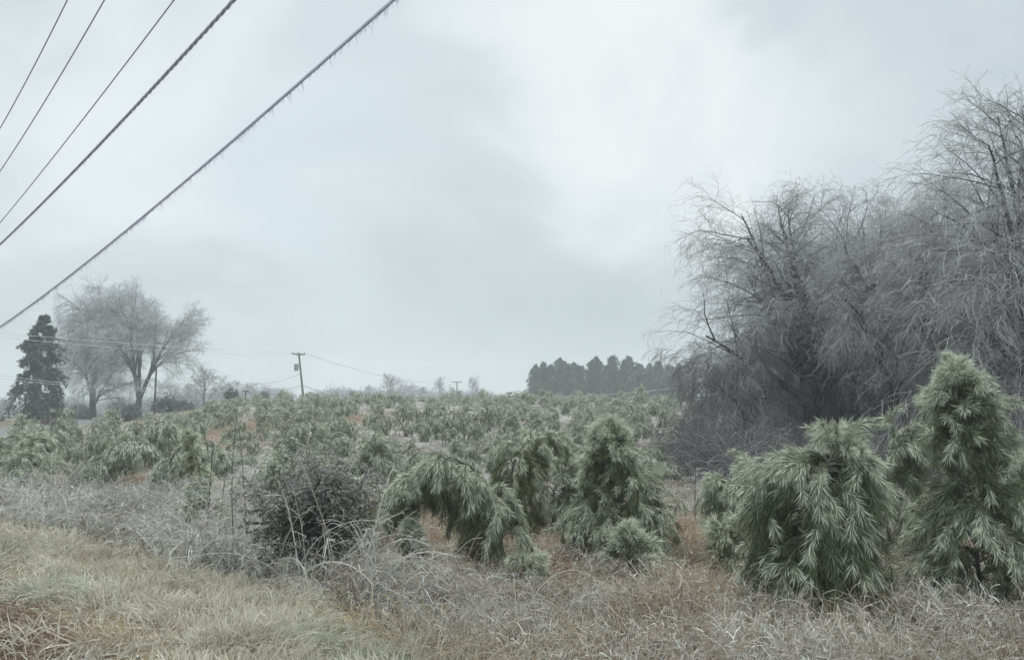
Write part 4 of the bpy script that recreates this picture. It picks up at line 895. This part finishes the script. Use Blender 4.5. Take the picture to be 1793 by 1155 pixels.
# fine fill of green-brown grass under the near weeds
rng = np.random.default_rng(76); m = MB(); x, y = scatter(200000, 3.4, 22, -46, 44, rng); k = (x * RN[0] + y * RN[1] > verge_edge(x, y) - 0.2) ; x, y = x[k], y[k]; n = len(x)
p = np.stack([x, y, gh(x, y) - 0.01], 1); c = palette(rng, n, [(0.21, 0.165, 0.10), (0.15, 0.15, 0.08), (0.27, 0.22, 0.14), (0.11, 0.085, 0.055)], [0.35, 0.2, 0.3, 0.15])
cl = np.stack([vnoise(x, y, 1.8, 31) - 0.5, vnoise(x, y, 1.8, 32) - 0.5, np.zeros(n)], 1) * 3
bend_blades(m, p, cl + np.array([0, 0, 0.6]) + rng.normal(size=(n, 3)) * 0.45, (0.08 + 0.22 * vnoise(x, y, 1.1, 33)) * (0.6 + 0.8 * rng.random(n)), 0.005 + 0.0003 * y, c * (0.45 + 0.9 * vnoise(x, y, 0.9, 44))[:, None], mixa(c, FROST, np.clip(0.22 + 0.25 * rng.normal(size=n), 0, 0.8)), rng, 4.5)
tag(m.build('rough_grass', M_GRASS), 'rough brownish grass under the weeds', 'grass', kind='stuff')

# dark leafy shrub
p = at(545, 9.9)
def leafy_shrub():
    rng = np.random.default_rng(81); root = empty('leafy_shrub', p); tr = MB(); cr = MB(); k = 46
    th = rng.uniform(0, 6.28, k); b = np.stack([np.cos(th) * 0.22 * rng.random(k), np.sin(th) * 0.22 * rng.random(k), np.zeros(k) - 0.03], 1)
    d = np.stack([np.cos(th) * 0.30 * rng.random(k), np.sin(th) * 0.3 * rng.random(k), np.ones(k)], 1)
    B = grow(b, d, 1.38 * (0.72 + 0.35 * rng.random(k)), 9, 0.25, 0.07, rng); tr.tubes(B, 0.010 * np.linspace(1, 0.4, 9)[None] * np.ones((k, 1)), (0.055, 0.048, 0.042), 5, rng)
    q, e, t = spawn(B, 12, 0.25, 1, 0.8, rng); C = grow(q, e, 0.34 * (0.5 + rng.random(len(q))), 6, 1.8, 0.12, rng); tr.tubes(C, 0.0035 * np.ones((len(C), 6)), (0.10, 0.095, 0.09), 3, rng)
    q, e, t = spawn(C, 5, 0.1, 1, 0.8, rng); D = grow(q, e, 0.12 * (0.5 + rng.random(len(q))), 4, 2.0, 0.15, rng); cr.tubes(D, 0.0022 * np.ones((len(D), 4)), (0.28, 0.29, 0.3), 2, rng)
    tt = rng.random((len(D), 34)); pp, T = sample(D, tt); pp = pp.reshape(-1, 3); T = T.reshape(-1, 3); n = len(pp)
    s = norm(np.cross(T, rng.normal(size=(n, 3)))); dd = norm(T * 0.6 + s * 0.9 + DOWN * 0.3); l = 0.026 * (0.6 + 0.7 * rng.random((n, 1))); sd_ = norm(np.cross(dd, rng.normal(size=(n, 3)))) * l * 0.24
    fr = np.clip(0.62 * sstep(0.55, 1.15, pp[:, 2]) + 0.3 * s[:, 2] + 0.25 * rng.normal(size=n), 0, 0.95); c = mixa(np.array((0.066, 0.058, 0.044))[None] * (0.6 + 0.8 * rng.random((n, 1))), (0.48, 0.48, 0.46), fr)
    cr.quads(np.stack([pp, pp + dd * l * 0.5 + sd_, pp + dd * l, pp + dd * l * 0.5 - sd_], 1), c)
    tr.build('stem', M_BARK, root); cr.build('foliage', M_LEAF, root); tag(root, 'dark dense leafy shrub with whitish rimed top at the verge edge', 'shrub')
leafy_shrub()
# arching iced canes
def bramble(px, d_, seed, n, ln, w_, lean, label, drp=0.9, col=(0.36, 0.32, 0.28), tw=6, frost=0.45, up=1.3):
    rng = np.random.default_rng(seed); p = at(px, d_);     b = rng.normal(size=(n, 3)) * [0.28, 0.18, 0]; b[:, 2] = -0.02
    d = rng.normal(size=(n, 3)) * [0.55, 0.4, 0.1] + [lean, -0.1, up]
    B = grow(b, d, ln * (0.6 + 0.6 * rng.random(n)), 14, drp * (0.7 + 0.8 * rng.random(n)), 0.035, rng); B[:, :, 2] = np.maximum(B[:, :, 2], 0.01)
    c = mixa(np.array(col)[None] * (0.6 + 0.7 * rng.random((n, 1))), FROST, np.clip(frost + 0.2 * rng.normal(size=n), 0, 1))
    m = MB(); m.tubes(B, w_ * (0.5 + rng.random((n, 1))) * np.linspace(1, 0.4, 14)[None], c, 5, rng)
    if tw:
        q, e, t = spawn(B, tw, 0.2, 1, 0.7, rng); Q = grow(q, e, 0.2 * (0.4 + rng.random(len(q))), 5, 3.0, 0.12, rng)
        m.tubes(Q, w_ * 0.3 * np.ones((len(Q), 5)), np.repeat(c, tw, 0) * 1.1, 3, rng)
        q2, e2, _ = spawn(Q, 4, 0.2, 1, 0.7, rng); Q2 = grow(q2, e2, 0.07 * (0.4 + rng.random(len(q2))), 3, 3.0, 0.12, rng)
        m.tubes(Q2, w_ * 0.2 * np.ones((len(Q2), 3)), FROST[None] * (0.8 + 0.3 * rng.random((len(Q2), 1))), 2, rng)
    root = m.build('bramble', M_TWIG); root.location = p
    tag(root, label, 'bramble', 'iced bramble and weed clumps in the roadside strip')
bramble(560, 9.3, 82, 22, 1.5, 0.0085, 0.4, 'thick pale canes arching across the dark leafy shrub', 1.1)
bramble(640, 9.6, 83, 34, 1.2, 0.005, 0.15, 'spray of white-iced canes at the right side of the leafy shrub', 1.6, frost=0.7)
bramble(400, 10.2, 84, 34, 1.0, 0.005, -0.3, 'whitish tangle of canes left of the leafy shrub', 1.8, frost=0.7)
bramble(300, 11.5, 85, 34, 0.9, 0.0045, 0.2, 'rimed cane clump half way along the grey weed strip', 2.0, frost=0.75, col=(0.3, 0.3, 0.32))
bramble(130, 13.5, 86, 34, 0.95, 0.005, 0.1, 'rimed cane clump near the left end of the grey weed strip', 1.8, frost=0.75, col=(0.3, 0.3, 0.32))
bramble(735, 8.9, 87, 46, 1.0, 0.0042, 0.1, 'dark vine-covered clump below the hanging pine tip', 2.4, col=(0.14, 0.12, 0.11), frost=0.25, tw=10)
bramble(830, 8.7, 88, 60, 0.95, 0.004, -0.3, 'rust-brown bent cane mound at the foot of the arched pine', 2.4, col=(0.26, 0.16, 0.11), frost=0.2, tw=4)
bramble(640, 7.2, 89, 90, 0.75, 0.0032, -0.4, 'tan grass tussock bent over left near the verge edge', 3.4, col=(0.42, 0.33, 0.18), frost=0.15, tw=0)
bramble(990, 8.2, 90, 44, 0.9, 0.0042, 0.2, 'iced grey clump in front of the gap between the pines', 2.6, col=(0.25, 0.21, 0.19), frost=0.4)
bramble(870, 7.2, 91, 44, 0.75, 0.0038, 0.0, 'mauve-grey clump in the middle of the brown weeds', 2.8, col=(0.25, 0.21, 0.2), frost=0.4)
bramble(1220, 7.4, 92, 44, 0.8, 0.0036, 0.5, 'flattened tan clump below the gap right of the seedling', 3.4, col=(0.3, 0.24, 0.17), frost=0.3)
bramble(1640, 6.4, 93, 16, 0.62, 0.0034, -0.55, 'pale feathery grass heads leaning left below the tallest pine', 1.0, col=(0.48, 0.38, 0.28), frost=0.3, tw=9)
bramble(480, 8.2, 94, 40, 0.7, 0.0036, 0.3, 'iced straw clump in front of the leafy shrub', 3.0, col=(0.36, 0.3, 0.22), frost=0.4)
bramble(1420, 6.4, 95, 36, 0.6, 0.0034, 0.2, 'brown bent clump below the shaggy dome', 3.4, col=(0.26, 0.2, 0.15), frost=0.3)

for k, (px, dd, lb, cc) in enumerate([
        (700, 6.7, 'straw tussock below the dark vine-covered clump', (0.44, 0.34, 0.20)), (800, 6.1, 'straw tussock at the bottom edge under the mauve-grey clump', (0.40, 0.31, 0.20)),
        (935, 6.5, 'straw tussock in front of the iced grey clump', (0.46, 0.36, 0.22)), (1075, 7.3, 'pale straw tussock in front of the knee-high seedling', (0.48, 0.40, 0.27)),
        (1150, 6.2, 'rusty straw tussock near the bottom edge below the tent-shaped pine', (0.36, 0.23, 0.13)), (1300, 6.9, 'straw tussock left of the shaggy dome pine base', (0.42, 0.32, 0.19)),
        (1530, 6.7, 'straw tussock right of the shaggy dome pine base', (0.38, 0.29, 0.18)), (1735, 6.3, 'straw tussock at the right edge below the tallest pine', (0.44, 0.34, 0.21)),
        (1190, 9.6, 'tall straw tussock right of the knee-high seedling', (0.46, 0.35, 0.21)), (1275, 8.8, 'tan straw tussock between seedling and shaggy dome pine', (0.44, 0.32, 0.19)),
        (770, 10.9, 'orange straw tussock under the arch of the bowed pine', (0.46, 0.31, 0.19))]):
    bramble(px, dd, 300 + k, 150, 0.5, 0.0026, (-0.35, 0.3, 0.1)[k % 3], lb, 2.6, col=cc, frost=0.22, tw=0, up=1.2)
# tall bare weed stems
def tall_stem(px, d_, top, seed, label, n=26, w_=0.0075, col=(0.12, 0.11, 0.10), L_=0.4):
    rng = np.random.default_rng(seed); p = at(px, d_); H = at(px, d_, top)[2] - p[2]
    B = grow(np.array([[0, 0, -0.03]]), np.array([[0.01, 0, 1.0]]), H, 14, 0, 0.025, rng); m = MB(); m.tubes(B, w_ * np.linspace(1.2, 0.45, 14)[None], col, 6)
    q, e, t = spawn(B, n, 0.15, 0.72, 1.15, rng, 0.15); Q = grow(q, e, L_ * (1 - 0.6 * t) * (0.5 + rng.random(n)), 7, 1.6, 0.08, rng); m.tubes(Q, w_ * 0.5 * np.linspace(1, 0.5, 7)[None] * np.ones((n, 1)), (0.40, 0.42, 0.41), 4, rng)
    q, e, t = spawn(Q, 9, 0.1, 1, 0.9, rng); Q2 = grow(q, e, 0.06 * (0.5 + rng.random(len(q))), 3, 6.0, 0.12, rng); m.tubes(Q2, w_ * 0.28 * np.ones((len(Q2), 3)), FROST * 0.95, 3, rng); root = m.build('bare_sapling', M_TWIG); root.location = p
    tag(root, label, 'sapling', 'bare stems left of the leafy shrub')
tall_stem(418, 10.2, 690, 96, 'tallest thin bare stem with rimed side twigs, left of the leafy shrub')
tall_stem(440, 10.6, 745, 97, 'shorter bare stem with a broken drooping head beside the tallest stem', 20, 0.008)
tall_stem(372, 10.8, 770, 98, 'brown bare stem in front of the leaning pine spear', 22, 0.0085, (0.10, 0.075, 0.06))
tall_stem(392, 10.9, 800, 99, 'lowest bare stem between the brown one and the tallest', 16, 0.007)
tall_stem(1213, 15, 780, 100, 'lone thin sapling in front of the frosted woods', 20, 0.011)

# ------------------------------------------------------------------ haze
hz = MB(); hz.box((0, 200, 12), (900, 500, 30), (1, 1, 1))
mh = bpy.data.materials.new('haze'); mh.use_nodes = True; t_ = mh.node_tree; t_.nodes.clear()
oo = t_.nodes.new('ShaderNodeOutputMaterial'); pv = t_.nodes.new('ShaderNodeVolumePrincipled'); t_.links.new(pv.outputs[0], oo.inputs['Volume'])
pv.inputs['Color'].default_value = (0.86, 0.92, 0.95, 1); pv.inputs['Density'].default_value = 0.0017; pv.inputs['Anisotropy'].default_value = 0.2
o = hz.build('haze', mh); tag(o, kind='stuff')
